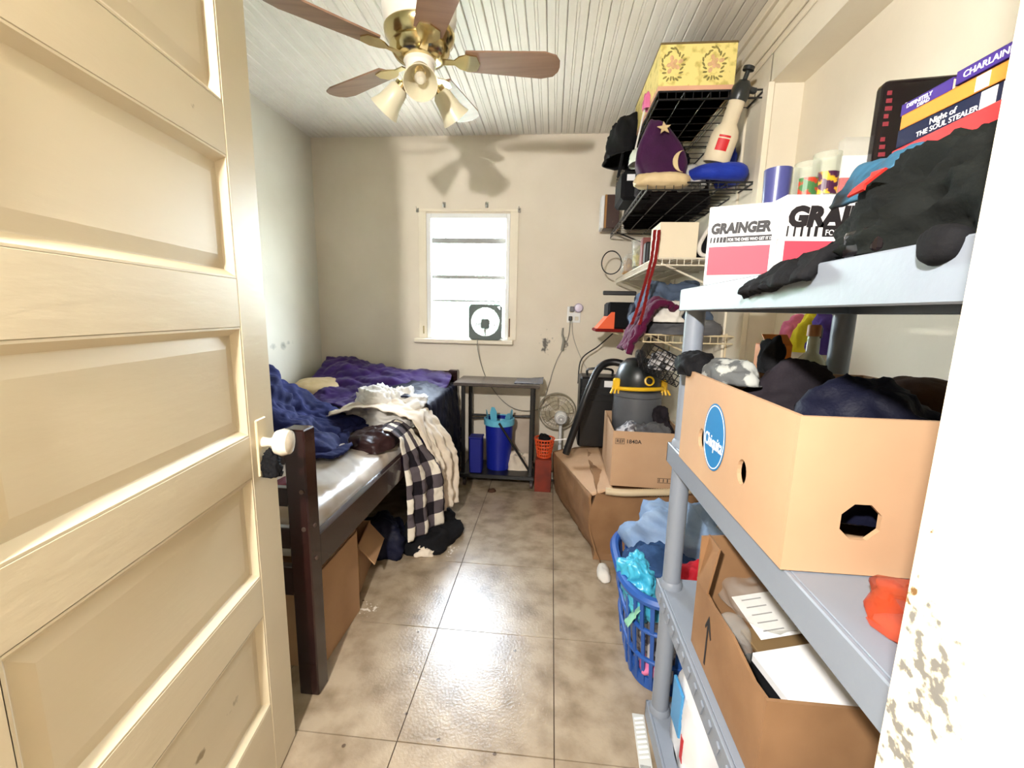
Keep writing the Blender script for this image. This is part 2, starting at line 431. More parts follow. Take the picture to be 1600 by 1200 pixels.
# window
wi = bpy.data.objects.new('window_1', None); COL.objects.link(wi); struct(wi)
f = MB()
f.box((WX0, 2.24, WZ0), (WX0+0.035, 2.33, WZ1), 0.003).box((WX1-0.03, 2.24, WZ0), (WX1, 2.33, WZ1), 0.003)
f.box((WX0+0.035, 2.24, WZ1-0.035), (WX1-0.03, 2.33, WZ1), 0.003).box((WX0+0.035, 2.24, WZ0), (WX1-0.03, 2.33, WZ0+0.022), 0.003)
f.obj('frame', M_WHITE, wi)
MB().box((-0.65, 2.19, 1.002), (0.117, 2.262, 1.036), 0.006).obj('window_sill', M_TRIM, wi)
cs = MB().box((WX0-0.062, 2.238, 1.036), (WX0-0.001, 2.252, WZ1+0.012), 0.002); cs.obj('casing', M_TRIM, wi)
MB().box((WX1+0.001, 2.238, 1.036), (WX1+0.062, 2.252, WZ1+0.012), 0.002).obj('casing', M_TRIM, wi)
MB().box((WX0-0.062, 2.236, WZ1+0.012), (WX1+0.062, 2.252, WZ1+0.03), 0.002).obj('casing', M_TRIM, wi)
M_RAIL = mat('aluminium_rail', (150, 150, 146), 0.4, metal=0.1)
zs = [WZ0+0.022, 1.326, 1.504, 1.771, WZ1-0.035]
for k in range(4):
    MB().box((WX0+0.037, 2.285, zs[k]+0.006), (WX1-0.032, 2.289, zs[k+1]-0.006)).obj('pane', M_PANE, wi)
for z, h in ((1.326, 0.008), (1.504, 0.014), (1.771, 0.02)):
    MB().box((WX0+0.035, 2.268, z-h), (WX1-0.03, 2.3, z+h), 0.003).obj('sash_rail', M_RAIL, wi)
MB().box((WX0-0.03, 2.228, 1.07), (WX0-0.022, 2.24, 1.13), 0.002).obj('latch', M_BRASS, wi)
MB().box((WX1+0.006, 2.228, 1.06), (WX1+0.014, 2.24, 1.2), 0.002).obj('latch', mat('rust', (110, 70, 40), 0.7), wi)

# outdoors seen through the panes
struct(MB().box((-12, 2.5, -0.5), (12, 40, -0.3)).obj('ground_outside', mat('pale_paving', (196, 192, 182), 0.9, world=True, col2=(176, 170, 158))))
def shrub(loc, r, n, label, seed):
    t = thing('shrub', label, 'shrub', loc, group='shrubs outside the window')
    rnd = random.Random(seed); V = []; F = []
    for k in range(n):
        d = Vector((rnd.gauss(0, 1), rnd.gauss(0, 1), rnd.gauss(0, 1))).normalized()*rnd.random()**0.4
        p = Vector((d.x*r[0], d.y*r[1], r[2]*1.05+d.z*r[2])); a = Vector((rnd.gauss(0, 1), rnd.gauss(0, 1), rnd.gauss(0, 1))).normalized()
        b = a.orthogonal().normalized(); L = rnd.uniform(0.05, 0.1); i = len(V)
        V += [p-a*L, p+b*L*0.4, p+a*L, p-b*L*0.4]; F.append((i, i+1, i+2, i+3))
    me = bpy.data.meshes.new('foliage'); me.from_pydata([tuple(v) for v in V], [], F)
    o = mkobj('foliage', me, mat('leaf', (110, 160, 120), 0.6, col2=(70, 120, 90), scale=3), t); o['kind'] = 'stuff'
    MB().tube([(0, 0, 0), (0.05, 0, r[2]*0.6), (0, 0.04, r[2]*1.2)], [0.05, 0.035, 0.01]).obj('stem', mat('bark', (90, 70, 55), 0.9), t)
shrub((-1.1, 5.2, -0.3), (0.9, 0.6, 1.25), 2200, 'taller green shrub outside behind the left half of the window', 3)
shrub((0.9, 5.9, -0.3), (0.8, 0.6, 1.05), 1800, 'lower green shrub outside behind the right half of the window', 4)

# the panelled door, opened into the room
DW = 0.765
dr = bpy.data.objects.new('door_1', None); COL.objects.link(dr); struct(dr)
dr.location = (-0.1795, -0.7725, 0.004); dr.rotation_euler = (0, 0, math.atan2(0.98767, -0.15653))
dz = [(0.224, 0.481), (0.585, 0.841), (0.941, 1.192), (1.297, 1.546), (1.648, 1.905)]
MB().box((0, 0, 0), (0.115, 0.035, 2.03), 0.003).obj('stile', M_DOOR, dr)
MB().box((DW-0.116, 0, 0), (DW, 0.035, 2.03), 0.003).obj('stile', M_DOOR, dr)
zz = [0]+[z for p in dz for z in p]+[2.03]
for k in range(0, 12, 2):
    MB().box((0.114, 0.0004, zz[k]), (DW-0.115, 0.0346, zz[k+1]), 0.0015).obj('rail', M_DOOR, dr)
for z0, z1 in dz:
    p = MB(); loops = []
    for ins, dep in ((0.0, 0.0008), (0.004, 0.0008), (0.018, 0.0155), (0.020, 0.0155), (0.045, 0.0105), (0.046, 0.0105)):
        x0, x1 = 0.114+ins, DW-0.115-ins
        loops.append([p.bm.verts.new(q) for q in ((x0, dep, z0+ins), (x1, dep, z0+ins), (x1, dep, z1-ins), (x0, dep, z1-ins))])
    for A, B in zip(loops, loops[1:]):
        for i in range(4): p.bm.faces.new((A[i], A[(i+1) % 4], B[(i+1) % 4], B[i]))
    p.bm.faces.new(loops[-1]); p.box((0.114, 0.018, z0), (DW-0.115, 0.03, z1))
    p.obj('panel', M_DOOR, dr)
MB().box((DW-0.09, -0.004, 0.832), (DW-0.045, 0.002, 0.972), 0.002).obj('lock_plate', mat('painted_plate', (214, 198, 164), 0.35), dr)
kn = MB().lathe([(0.013, 0.0), (0.011, 0.018), (0.014, 0.026), (0.029, 0.034), (0.034, 0.05), (0.029, 0.065), (0.012, 0.071)], 24, face((DW-0.066, -0.003, 0.912), (1, 0, 0), (0, 0, 1))).obj('knob', mat('porcelain', (236, 226, 206), 0.12, var=0.25, scale=40, coat=0.6), dr, True)
MB().box((DW-0.001, 0.006, 0.86), (DW+0.001, 0.03, 0.94)).obj('latch_plate', M_BRASS, dr)
hp = heap('hair_tie', C_BLK, (0.02, 0.016, 0.062), None, 3, 0.012, 90, 48)
tag(hp, 'black fuzzy tie looped on the door knob', 'hair tie', loc=(-0.262, -0.088, 0.835))

# ================================================================== CEILING FAN
cf = thing('ceiling_fan', 'white and brass ceiling fan with brown blades and frosted shades', 'ceiling fan', (-0.13, 0.735, 0))
M_FANW = mat('fan_white', (236, 230, 218), 0.35, var=0.05)
MB().lathe([(0.10, 2.494), (0.135, 2.465), (0.138, 2.325), (0.125, 2.275)], 40).obj('motor_housing', M_FANW, cf, True)
MB().lathe([(0.122, 2.281), (0.132, 2.27), (0.128, 2.25), (0.105, 2.227), (0.112, 2.215), (0.095, 2.19), (0.062, 2.177)], 40).obj('brass_band', M_BRASS, cf, True)
MB().lathe([(0.058, 2.18), (0.062, 2.172), (0.054, 2.165), (0.054, 2.12), (0.045, 2.10), (0.02, 2.085)], 32).obj('light_hub', M_FANW, cf, True)
M_BLADE = mat('blade_wood', (150, 116, 92), 0.45, col2=(130, 98, 76), scale=10, stretch=(0.3, 4, 1))
for k in range(5):
    a = radians(8+72*k); d = Vector((cos(a), sin(a), 0)); s = Vector((-sin(a), cos(a), 0))
    tilt = 0.18
    up_ = (Vector((0, 0, 1))+s*tilt).normalized(); sd = (s-Vector((0, 0, 1))*tilt).normalized()
    M = Matrix((d, sd, up_)).transposed().to_4x4(); M.translation = Vector((0, 0, 2.182))
    pts = [(0.175, -0.05), (0.47, -0.066), (0.515, -0.052), (0.532, -0.025), (0.535, 0), (0.532, 0.025), (0.515, 0.052), (0.47, 0.066), (0.175, 0.05), (0.165, 0.0)]
    bl = MB().prism(pts, 0.006, M).obj('blade', M_BLADE, cf)
    ir = MB().prism([(0.085, -0.014), (0.13, -0.011), (0.15, -0.03), (0.18, -0.042), (0.215, -0.036), (0.228, 0), (0.215, 0.036), (0.18, 0.042), (0.15, 0.03), (0.13, 0.011), (0.085, 0.014)], 0.005, M @ Matrix.Translation((0, 0, -0.006)))
    ir.obj('bracket', M_BRASS, bl)
M_SHADE = mat('frosted_shade', (240, 230, 200), 0.35, var=0.08, trans=0.25)
for ang in (-73, 167, 47):
    a = radians(ang); d = Vector((cos(a)*0.72, sin(a)*0.72, -0.69)).normalized()
    o_ = Vector((cos(a)*0.05, sin(a)*0.05, 2.135)); x = d.orthogonal().normalized()
    M = Matrix((x, d.cross(x), d)).transposed().to_4x4(); M.translation = o_
    MB().lathe([(0.011, -0.01), (0.011, 0.03), (0.026, 0.035), (0.026, 0.055), (0.01, 0.058)], 20, M).obj('lamp_arm', M_BRASS, cf, True)
    sh = MB().lathe([(0.026, 0.05), (0.036, 0.062), (0.040, 0.09), (0.046, 0.125), (0.060, 0.16), (0.0575, 0.16), (0.0435, 0.125), (0.0375, 0.09), (0.033, 0.064), (0.02, 0.056)], 28, M, capb=False, capt=False).obj('shade', M_SHADE, cf, True)
    MB().lathe([(0.012, 0.056), (0.013, 0.08), (0.02, 0.10), (0.021, 0.118), (0.012, 0.135), (0.003, 0.138)], 16, M).obj('bulb', glassy('bulb_glass', (240, 235, 220), 0.5), sh, True)

# ================================================================== BACK WALL SMALL THINGS
for x, lab in ((-0.42, 'small bent metal hook above the left of the window'), (-0.1, 'small bent metal hook above the right of the window')):
    h = MB().box((x-0.012, 2.243, 2.0), (x+0.012, 2.25, 2.04), 0.001).tube(bez([(x, 2.243, 2.03), (x, 2.215, 2.034), (x+0.004, 2.2, 2.018), (x, 2.215, 2.0), (x, 2.24, 2.004)], 4), 0.003).obj('curtain_hook', M_CHROME)
    tag(h, lab, 'hook', 'curtain hooks')
for x, lab in ((-0.618, 'tiny curtain bracket at the left top corner of the window'), (0.14, 'tiny curtain bracket at the right top corner of the window')):
    tag(MB().box((x-0.01, 2.226, 1.965), (x+0.01, 2.25, 1.995), 0.001).tube([(x, 2.23, 1.98), (x, 2.205, 1.985), (x, 2.2, 2.0)], 0.003).obj('curtain_bracket', M_CHROME), lab, 'bracket', 'curtain brackets')
wf = thing('window_fan', 'small square white and grey fan in the lower right of the window', 'fan', (-0.094, 2.2, 1.037))
M_FG = mat('fan_grey', (92, 104, 100), 0.5)
MB().holes([(-0.125, 0.02), (-0.105, 0), (0.105, 0), (0.125, 0.02), (0.125, 0.245), (0.105, 0.265), (-0.105, 0.265), (-0.125, 0.245)], [circle(0, 0.135, 0.108, 0.108, 40), [(0.085, 0.25), (0.108, 0.25), (0.112, 0.225)]], 0.045, face((0, 0.035, 0.0), (1, 0, 0), (0, 0, 1))).obj('housing', M_FG, wf)
gr = MB()
for r in (0.03, 0.045, 0.06, 0.075, 0.09, 0.106):
    gr.tube([(r*cos(2*pi*i/36), -0.012, 0.135+r*sin(2*pi*i/36)) for i in range(36)], 0.0022, 5, True)
for i in range(24): gr.cyl((0.02*cos(2*pi*i/24), -0.012, 0.135+0.02*sin(2*pi*i/24)), (0.108*cos(2*pi*i/24), -0.008, 0.135+0.108*sin(2*pi*i/24)), 0.0018, n=5)
gr.obj('grille', M_WHITE, wf)
MB().box((-0.032, -0.02, 0.085), (0.032, 0.02, 0.155), 0.008).box((-0.005, -0.012, 0.0), (0.005, 0.0, 0.09)).obj('motor', M_FG, wf)
for k in range(5):
    a = 2*pi*k/5; M = face((0, 0.012, 0.135), (cos(a), 0, sin(a)), (-sin(a)*0.85, 0.5, cos(a)*0.85))
    MB().prism([(0.02, -0.012), (0.06, -0.04), (0.098, -0.03), (0.1, 0.03), (0.05, 0.03), (0.02, 0.012)], 0.002, M).obj('blade', M_WHITE, wf)
MB().box((-0.1, -0.02, -0.001), (0.1, 0.03, 0.006), 0.002).obj('foot', M_FG, wf)

ou = thing('wall_outlet', 'white double wall outlet with plugs on the back wall', 'outlet', (0.568, 2.25, 1.24))
MB().box((-0.05, -0.007, -0.06), (0.05, 0, 0.06), 0.003).obj('cover_plate', M_WHITE, ou)
for x in (-0.02, 0.022):
    for z in (-0.028, 0.028): MB().box((x-0.014, -0.0085, z-0.014), (x+0.014, -0.006, z+0.014), 0.002).obj('socket', mat('ivory', (225, 215, 195), 0.4), ou)
nl = MB().lathe([(0.034, 0), (0.034, 0.018), (0.026, 0.028), (0.01, 0.03)], 24, face((0.6, 2.241, 1.29), (1, 0, 0), (0, 0, 1))).obj('night_light', mat('lilac_plastic', (226, 214, 236), 0.3), None, True)
tag(nl, 'round white plug-in night light on the outlet', 'night light')
pg = MB().box((0.53, 2.215, 1.195), (0.556, 2.2415, 1.228), 0.004).obj('power_plug', M_BLACK); tag(pg, 'black power plug in the lower left socket', 'plug')
pg = MB().box((0.536, 2.212, 1.262), (0.568, 2.2415, 1.3), 0.004).obj('power_plug', mat('plug_grey', (110, 108, 112), 0.4)); tag(pg, 'grey power plug in the upper left socket', 'plug')
def cord(name, pts, r, m, lab, cat='cord'):
    return tag(MB().tube(bez(pts, 8), r, 6).obj(name, m, None, True), lab, cat)
cord('extension_cord', [(0.543, 2.225, 1.2), (0.53, 2.24, 1.06), (0.45, 2.24, 0.88), (0.40, 2.235, 0.7), (0.36, 2.23, 0.55)], 0.0035, M_CORDW, 'grey cord falling from the outlet towards the cart')
cord('extension_cord', [(0.552, 2.222, 1.2), (0.57, 2.24, 1.08), (0.62, 2.24, 0.95), (0.68, 2.235, 0.84)], 0.003, mat('cord_pale', (190, 182, 168), 0.5), 'pale cord falling from the outlet towards the vacuum')
cord('fan_cord', [(-0.16, 2.2, 1.045), (-0.15, 2.175, 1.03), (-0.145, 2.18, 0.95), (-0.11, 2.215, 0.8), (-0.05, 2.22, 0.68), (0.05, 2.225, 0.56), (0.16, 2.22, 0.5), (0.3, 2.22, 0.5), (0.42, 2.22, 0.56)], 0.0035, M_CORDW, 'grey cord hanging from the window fan behind the cart')
cord('black_cable', [(0.61, 2.05, 0.75), (0.63, 2.1, 0.92), (0.75, 2.12, 1.02), (0.85, 2.1, 1.12)], 0.005, M_BLACK, 'black cable rising from the black case to the shelf')
ih = MB().tube(bez([(0.49, 2.225, 1.14), (0.488, 2.22, 1.09), (0.5, 2.22, 1.05), (0.492, 2.22, 0.97)], 4), [0.006+0.006*(i/12) for i in range(13)], 8).obj('cord_end', M_CORDW, None, True)
tag(ih, 'dark grey inline cord switch hanging below the outlet', 'cord switch')

# ================================================================== BED
bd = thing('bed', 'dark espresso wooden twin bed along the left wall', 'bed', (0, 0, 0))
for x, y, h in ((-0.335, 0.145, 0.89), (-1.36, 0.145, 0.89), (-0.335, 2.19, 0.80), (-1.36, 2.19, 0.80)):
    MB().box((x-0.033, y-0.03, 0), (x+0.033, y+0.03, h), 0.004).obj('post', M_ESP, bd)
for z0, z1 in ((0.775, 0.87), (0.64, 0.70), (0.50, 0.57), (0.34, 0.44)):
    MB().box((-1.33, 0.132, z0), (-0.367, 0.158, z1), 0.003).obj('footboard_rail', M_ESP, bd)
MB().box((-1.33, 2.178, 0.3), (-0.367, 2.202, 0.79), 0.004).obj('headboard', M_ESP, bd)
MB().box((-0.332, 0.174, 0.42), (-0.304, 2.162, 0.535), 0.003).obj('side_rail', M_ESP, bd)
MB().box((-1.39, 0.174, 0.42), (-1.362, 2.162, 0.535), 0.003).obj('side_rail', M_ESP, bd)
for a_, b_ in (((-0.319, 0.113, 0.70), (-0.319, 0.1165, 0.70)), ((-0.319, 0.113, 0.58), (-0.319, 0.1165, 0.58)), ((-0.3025, 0.145, 0.58), (-0.299, 0.145, 0.58)), ((-0.3025, 0.145, 0.47), (-0.299, 0.145, 0.47))):
    MB().cyl(a_, b_, 0.007, n=12).obj('bolt', mat('bolt_steel', (120, 100, 90), 0.35, metal=0.8), bd)
for k in range(9): MB().box((-1.36, 0.3+k*0.21, 0.425), (-0.334, 0.37+k*0.21, 0.44)).obj('slat', M_CARD, bd)

# mattress in its glossy cover, softly wrinkled
M_MATT = mat('mattress_cover', (200, 194, 188), 0.28, col2=(160, 140, 116), scale=3.5, bump=0.15, bscale=14, spec=0.6, thr=(0.4, 0.6))
def mat_shape(n=60, k=100):
    P = []; x0, x1, y0, y1, z0, z1 = -1.335, -0.336, 0.185, 2.15, 0.442, 0.60
    prof = [(0.0, z0), (0.0, z0+0.02), (0.0, z1-0.075), (0.012, z1-0.03), (0.035, z1-0.008), (0.08, z1)]
    def ring(ins, z):
        out = []
        for i in range(k): out.append((x0+ins+(x1-x0-2*ins)*i/k, y0+ins, z))
        for i in range(2*k): out.append((x1-ins, y0+ins+(y1-y0-2*ins)*i/(2*k), z))
        for i in range(k): out.append((x1-ins-(x1-x0-2*ins)*i/k, y1-ins, z))
        for i in range(2*k): out.append((x0+ins, y1-ins-(y1-y0-2*ins)*i/(2*k), z))
        return out
    rings = [ring(a, b) for a, b in prof]
    for q in range(1, 12): rings.append(ring(0.08+0.035*q, z1))
    w = len(rings[0])
    for r in rings:
        for p in r:
            v = Vector(p)
            if v.z > z0+0.03: v.z += 0.018*ridge((v.x, v.y*0.7, 0), 5, 2)-0.03*max(0, 1-abs(v.y-0.5)/0.5)*max(0, (v.x+0.7)/0.4)
            P.append(v)
    return gridmesh('mattress', P, w, len(rings)-1, closed=True)
me = mat_shape(); bm_ = bmesh.new(); bm_.from_mesh(me); bmesh.ops.holes_fill(bm_, edges=[e for e in bm_.edges if e.is_boundary]); bm_.to_mesh(me); bm_.free()
tag(mkobj('mattress', me, M_MATT, None, True, angle=0), 'grey beige mattress in a shiny plastic cover on the bed', 'mattress')

# bedding
def along(a, b, t): return a+(b-a)*t
def cushion(name, m, size, label, cat, loc, rot, seed, amp=0.012, fr=9, n=48, group=None):
    o = heap(name, m, size, None, seed, amp, fr, n, lump=0.1, pw=0.62, phi=pi, flat=False)
    return tag(o, label, cat, group, loc, rot)
cushion('pillow', C_SATIN, (0.16, 0.12, 0.07), 'tan pillow peeking out beside the purple blanket', 'pillow', (-1.22, 1.80, 0.68), (0.2, 0, 0.3), 5)
def purple(u, v):
    x = along(-1.33, -0.36, u); y = along(2.15, 1.50, v)
    z = 0.63+0.22*math.exp(-((v-0.05)/0.55)**2)*(1-0.3*u)+0.04*math.exp(-((u-0.15)/0.2)**2)*(1-v)
    return (x+0.05*sin(5*v), y+0.03*sin(7*u), z)
tag(surf('blanket', purple, 90, 70, C_PURP, None, (0.035, 5.5, 4), 0.012), 'deep purple plush blanket bunched at the head of the bed', 'blanket')
def navyb(u, v):
    x = along(-1.34, -0.56, u); y = along(0.74, 1.50, v)
    e = min(u, 1-u, v, 1-v)
    z = 0.60+0.36*math.exp(-((u-0.22)/0.42)**2)*math.exp(-((v-0.35)/0.5)**2)-0.05*(1-min(1, e/0.12))
    return (x-0.12*(v-0.5)*u+0.04*sin(9*v), y+0.05*sin(6*u)-0.1*u, max(z, 0.6))
tag(surf('blanket', navyb, 100, 90, C_NAVY, None, (0.06, 4.2, 9), 0.014), 'navy blue fleece blanket heaped near the foot of the bed', 'blanket')
o = heap('bedsheet', C_WHITE, (0.20, 0.27, 0.17), None, 11, 0.045, 15, 120, lump=0.4)
tag(o, 'crumpled white and cream bed sheet piled on the mattress', 'bed sheet', loc=(-0.55, 1.42, 0.60))
def hang(xe, y0, y1, zt, zb, inx, out=0.05, flare=0.0, wob=0.02, fr=18, sx=0.0, ou=0.0):
    """cloth lying on the mattress from inx, over the rail at xe, hanging down to zb"""
    def f(u, v):
        y = along(y0, y1, u); k = 0.38
        if v < k:
            t = v/k; x = along(inx, xe, t); z = zt+0.05*sin(pi*t)
        else:
            t = (v-k)/(1-k); x = xe+(out+ou*u)*sin(min(1, t*2)*pi/2)+sx*t; z = along(zt, zb, t)-0.03*(1-math.exp(-t*8))
            x += wob*sin(fr*u+2*sin(3*u))*min(1, t*2); y += flare*(u-0.5)*t
        return (x, y, z)
    return f
nb = surf('bedspread', hang(-0.30, 1.38, 2.12, 0.70, 0.06, -0.75, 0.03, 0.0, 0.008, 14), 70, 70, C_DNAVY, None, (0.018, 8, 21), 0.008)
tag(nb, 'shiny dark navy bedspread hanging over the side near the cart', 'bedspread')
cs = surf('bedsheet', hang(-0.30, 1.10, 1.40, 0.68, 0.15, -0.78, 0.09, -0.12, 0.022, 20, 0.02, 0.06), 60, 80, C_SHEET, None, (0.022, 9, 31), 0.005)
tag(cs, 'cream bed sheet hanging in long folds beside the plaid blanket', 'bed sheet')
# buffalo plaid
pm = cloth('plaid', (220, 212, 196), (200, 190, 172)); nt = pm.node_tree; N = nt.nodes; L = nt.links
uvn = N.new('ShaderNodeUVMap'); sp = N.new('ShaderNodeSeparateXYZ'); L.new(uvn.outputs[0], sp.inputs[0])
def stripe(sock, f):
    a = N.new('ShaderNodeMath'); a.operation = 'MULTIPLY'; a.inputs[1].default_value = f; L.new(sock, a.inputs[0])
    b = N.new('ShaderNodeMath'); b.operation = 'FRACT'; L.new(a.outputs[0], b.inputs[0])
    c_ = N.new('ShaderNodeMath'); c_.operation = 'GREATER_THAN'; c_.inputs[1].default_value = 0.5; L.new(b.outputs[0], c_.inputs[0]); return c_.outputs[0]
ad = N.new('ShaderNodeMath'); ad.operation = 'ADD'; L.new(stripe(sp.outputs[0], 2.6), ad.inputs[0]); L.new(stripe(sp.outputs[1], 5.5), ad.inputs[1])
hf = N.new('ShaderNodeMath'); hf.operation = 'MULTIPLY'; hf.inputs[1].default_value = 0.5; L.new(ad.outputs[0], hf.inputs[0])
rp = N.new('ShaderNodeValToRGB'); rp.color_ramp.interpolation = 'CONSTANT'
rp.color_ramp.elements[0].color = lin((222, 214, 198)); rp.color_ramp.elements[1].position = 0.4; rp.color_ramp.elements[1].color = lin((88, 80, 84))
e3 = rp.color_ramp.elements.new(0.8); e3.color = lin((24, 20, 26)); L.new(hf.outputs[0], rp.inputs[0]); L.new(rp.outputs[0], N['Principled BSDF'].inputs['Base Color'])
pb = surf('plaid_blanket', hang(-0.31, 0.93, 1.12, 0.62, 0.12, -0.48, 0.025, 0.04, 0.012, 14, 0.01, 0.12), 60, 80, pm, None, (0.015, 9, 41), 0.007)
tag(pb, 'black and cream buffalo plaid blanket hanging off the bed side', 'blanket')
tag(heap('dark_garment', C_BLK, (0.17, 0.2, 0.09), None, 43, 0.02, 14, 50, 0.3), 'black garment lying on the floor below the plaid blanket', 'clothing', loc=(-0.24, 1.16, 0.001))
tag(heap('dark_garment', C_DNAVY, (0.13, 0.13, 0.17), None, 44, 0.03, 12, 50, 0.3), 'dark bundle tucked under the bed beside the plaid blanket', 'clothing', loc=(-0.45, 1.0, 0.001))
tag(heap('cloth_scrap', C_SHEET, (0.06, 0.04, 0.035), None, 45, 0.015, 30, 32, 0.3), 'small pale cloth scrap on the floor by the black garment', 'cloth', loc=(-0.215, 0.975, 0.001))
tag(heap('brown_cushion', cloth('leather', (54, 34, 34), (34, 20, 22), rough=0.35), (0.10, 0.15, 0.075), None, 46, 0.02, 12, 44, 0.2), 'dark brown shiny bundle at the mattress edge before the plaid blanket', 'bundle', loc=(-0.44, 0.94, 0.585))
tag(heap('red_cloth', cloth('dark_red', (96, 22, 26), (70, 12, 16)), (0.035, 0.08, 0.03), None, 47, 0.01, 20, 32, 0.2), 'small dark red cloth on the mattress behind the bedpost', 'cloth', loc=(-0.55, 0.36, 0.59))

def carton(name, lab, cat, size, loc, rotz, m, th=0.005, holes=None, skip=(), base=True, heights=None, group=None, rot=None):
    """open-topped carton: base and four walls; local origin at bottom centre. holes: {side: [loops]}"""
    t = thing(name, lab, cat, loc, rotz, group, rot); w, d, h = size; hs = heights or {}
    if base: MB().box((-w/2+th, -d/2+th, 0.0005), (w/2-th, d/2-th, th)).obj('base', m, t)
    S = {'front': ((-w/2, -d/2, 0), (1, 0, 0), w), 'back': ((w/2, d/2, 0), (-1, 0, 0), w), 'left': ((-w/2, d/2-th-0.0003, 0), (0, -1, 0), d-2*th-0.0006), 'right': ((w/2, -d/2+th+0.0003, 0), (0, 1, 0), d-2*th-0.0006)}
    for k, (o_, x, ln) in S.items():
        if k in skip: continue
        ol = hs.get(k) or rect(0, 0, ln, h)
        MB().holes(ol, (holes or {}).get(k, []), -th, face(o_, x, (0, 0, 1))).obj('wall_panel', m, t)
    return t
bx_ = carton('cardboard_box', 'tan cardboard box under the bed behind the bedpost', 'box', (0.3, 0.30, 0.36), (-0.50, 0.37, 0.001), 0, M_CARD)
MB().box((-0.15, -0.15, 0.355), (0.15, 0.15, 0.361)).obj('lid', M_CARD, bx_)
bx_ = carton('cardboard_box', 'open cardboard box with a tilted flap under the bed middle', 'box', (0.26, 0.24, 0.22), (-0.55, 0.72, 0.001), 0.2, M_CARD)
MB().box((0.13, -0.12, 0.215), (0.24, 0.10, 0.22), rot=(0, 0.9, 0), piv=(0.13, 0, 0.22)).obj('flap', M_CARD, bx_)

# ================================================================== CART AND WHAT IS AROUND IT
ct = thing('rolling_cart', 'small black metal cart on casters by the back wall', 'cart', (0.04, 2.01, 0))
M_TOP = mat('worn_laminate', (96, 86, 80), 0.25, col2=(56, 48, 46), scale=6, bump=0.1, bscale=20)
MB().box((-0.30, -0.165, 0.735), (0.30, 0.175, 0.758), 0.004).obj('top', M_TOP, ct)
for x in (-0.235, 0.25):
    for y in (-0.13, 0.15): MB().box((x-0.013, y-0.013, 0.06), (x+0.013, y+0.013, 0.736), 0.003).obj('leg', M_BLKM, ct)
MB().box((-0.26, -0.15, 0.065), (0.28, 0.16, 0.095), 0.004).obj('lower_shelf', M_BLKM, ct)
MB().cyl((-0.235, 0.15, 0.46), (0.25, 0.15, 0.46), 0.008).cyl((-0.235, 0.15, 0.43), (0.25, 0.15, 0.47), 0.006).obj('crossbar', M_BLKM, ct)
MB().cyl((0.02, -0.12, 0.47), (0.27, -0.13, 0.09), 0.008).obj('brace', M_BLKM, ct)
for x in (-0.225, 0.26):
    for y in (-0.125, 0.145):
        MB().box((x-0.012, y-0.014, 0.035), (x+0.012, y+0.014, 0.068), 0.003).obj('caster_fork', M_BLKM, ct)
        MB().cyl((x-0.009, y, 0.025), (x+0.009, y, 0.025), 0.025, n=20).obj('caster', mat('caster_rubber', (70, 52, 50), 0.5), ct)
pp = surf('paper_sheet', lambda u, v: (0.16+0.2*u, 1.9+0.25*v, 0.7605+0.012*u*u*v), 20, 20, cloth('foil', (120, 124, 138), (90, 94, 108), rough=0.25), None, (0.004, 20, 3), 0.001)
tag(pp, 'crumpled grey plastic sheet on the cart top', 'plastic sheet')
M_BIN = mat('blue_plastic', (20, 36, 150), 0.4, var=0.12)
tb = thing('storage_tub', 'dark blue square tub on the lower shelf of the cart', 'tub', (-0.055, 1.915, 0.096))
MB().box((-0.095, -0.045, 0), (-0.005, 0.05, 0.262), 0.008).obj('body', mat('blue_tub', (18, 28, 128), 0.5), tb)
MB().box((-0.1, -0.05, 0.258), (0.0, 0.055, 0.268), 0.004).obj('rim', mat('blue_tub', (18, 28, 128), 0.5), tb)
bn = thing('waste_bin', 'round royal blue bin with a light blue bag on the cart', 'bin', (0.045, 2.03, 0.096))
MB().lathe([(0.088, 0), (0.104, 0.36), (0.110, 0.362), (0.110, 0.375), (0.098, 0.375), (0.083, 0.01)], 36, capt=False).obj('body', M_BIN, bn, True)
M_BAG = mat('light_blue_bag', (110, 196, 226), 0.35, var=0.15)
MB().lathe([(0.113, 0.335), (0.114, 0.378), (0.102, 0.384), (0.09, 0.30), (0.05, 0.26)], 36, capb=False).obj('liner', M_BAG, bn, True)
for a, h in ((200, 0.075), (250, 0.11), (320, 0.06), (20, 0.07)):
    x, y = 0.085*cos(radians(a)), 0.085*sin(radians(a))
    MB().prism([(-0.025, 0), (0.025, 0), (0.028, h*0.7), (0.012, h), (-0.012, h), (-0.028, h*0.6)], 0.003, face((x, y, 0.37), (-sin(radians(a)), cos(radians(a)), 0), (cos(radians(a))*0.15, sin(radians(a))*0.15, 1))).obj('bag_ear', M_BAG, bn, bev=0.001)
pn = MB().box((0.09, 2.215, 0.105), (0.30, 2.225, 0.46), 0.002, rot=(-0.05, 0, 0)).obj('board_panel', mat('beige_board', (206, 190, 172), 0.6, col2=(186, 168, 150)))
tag(pn, 'beige board leaning on the wall behind the cart', 'board')
tag(heap('pale_bag', C_SHEET, (0.09, 0.06, 0.13), None, 61, 0.02, 14, 36, 0.3), 'pale cloth bag on the cart shelf beside the blue bin', 'bag', loc=(0.2, 2.03, 0.096))
tag(heap('brown_wad', C_BROWN, (0.025, 0.02, 0.02), None, 62, 0.006, 40, 24, 0.3), 'small brown wad on the floor in front of the cart', 'wad', loc=(0.03, 1.79, 0.001))

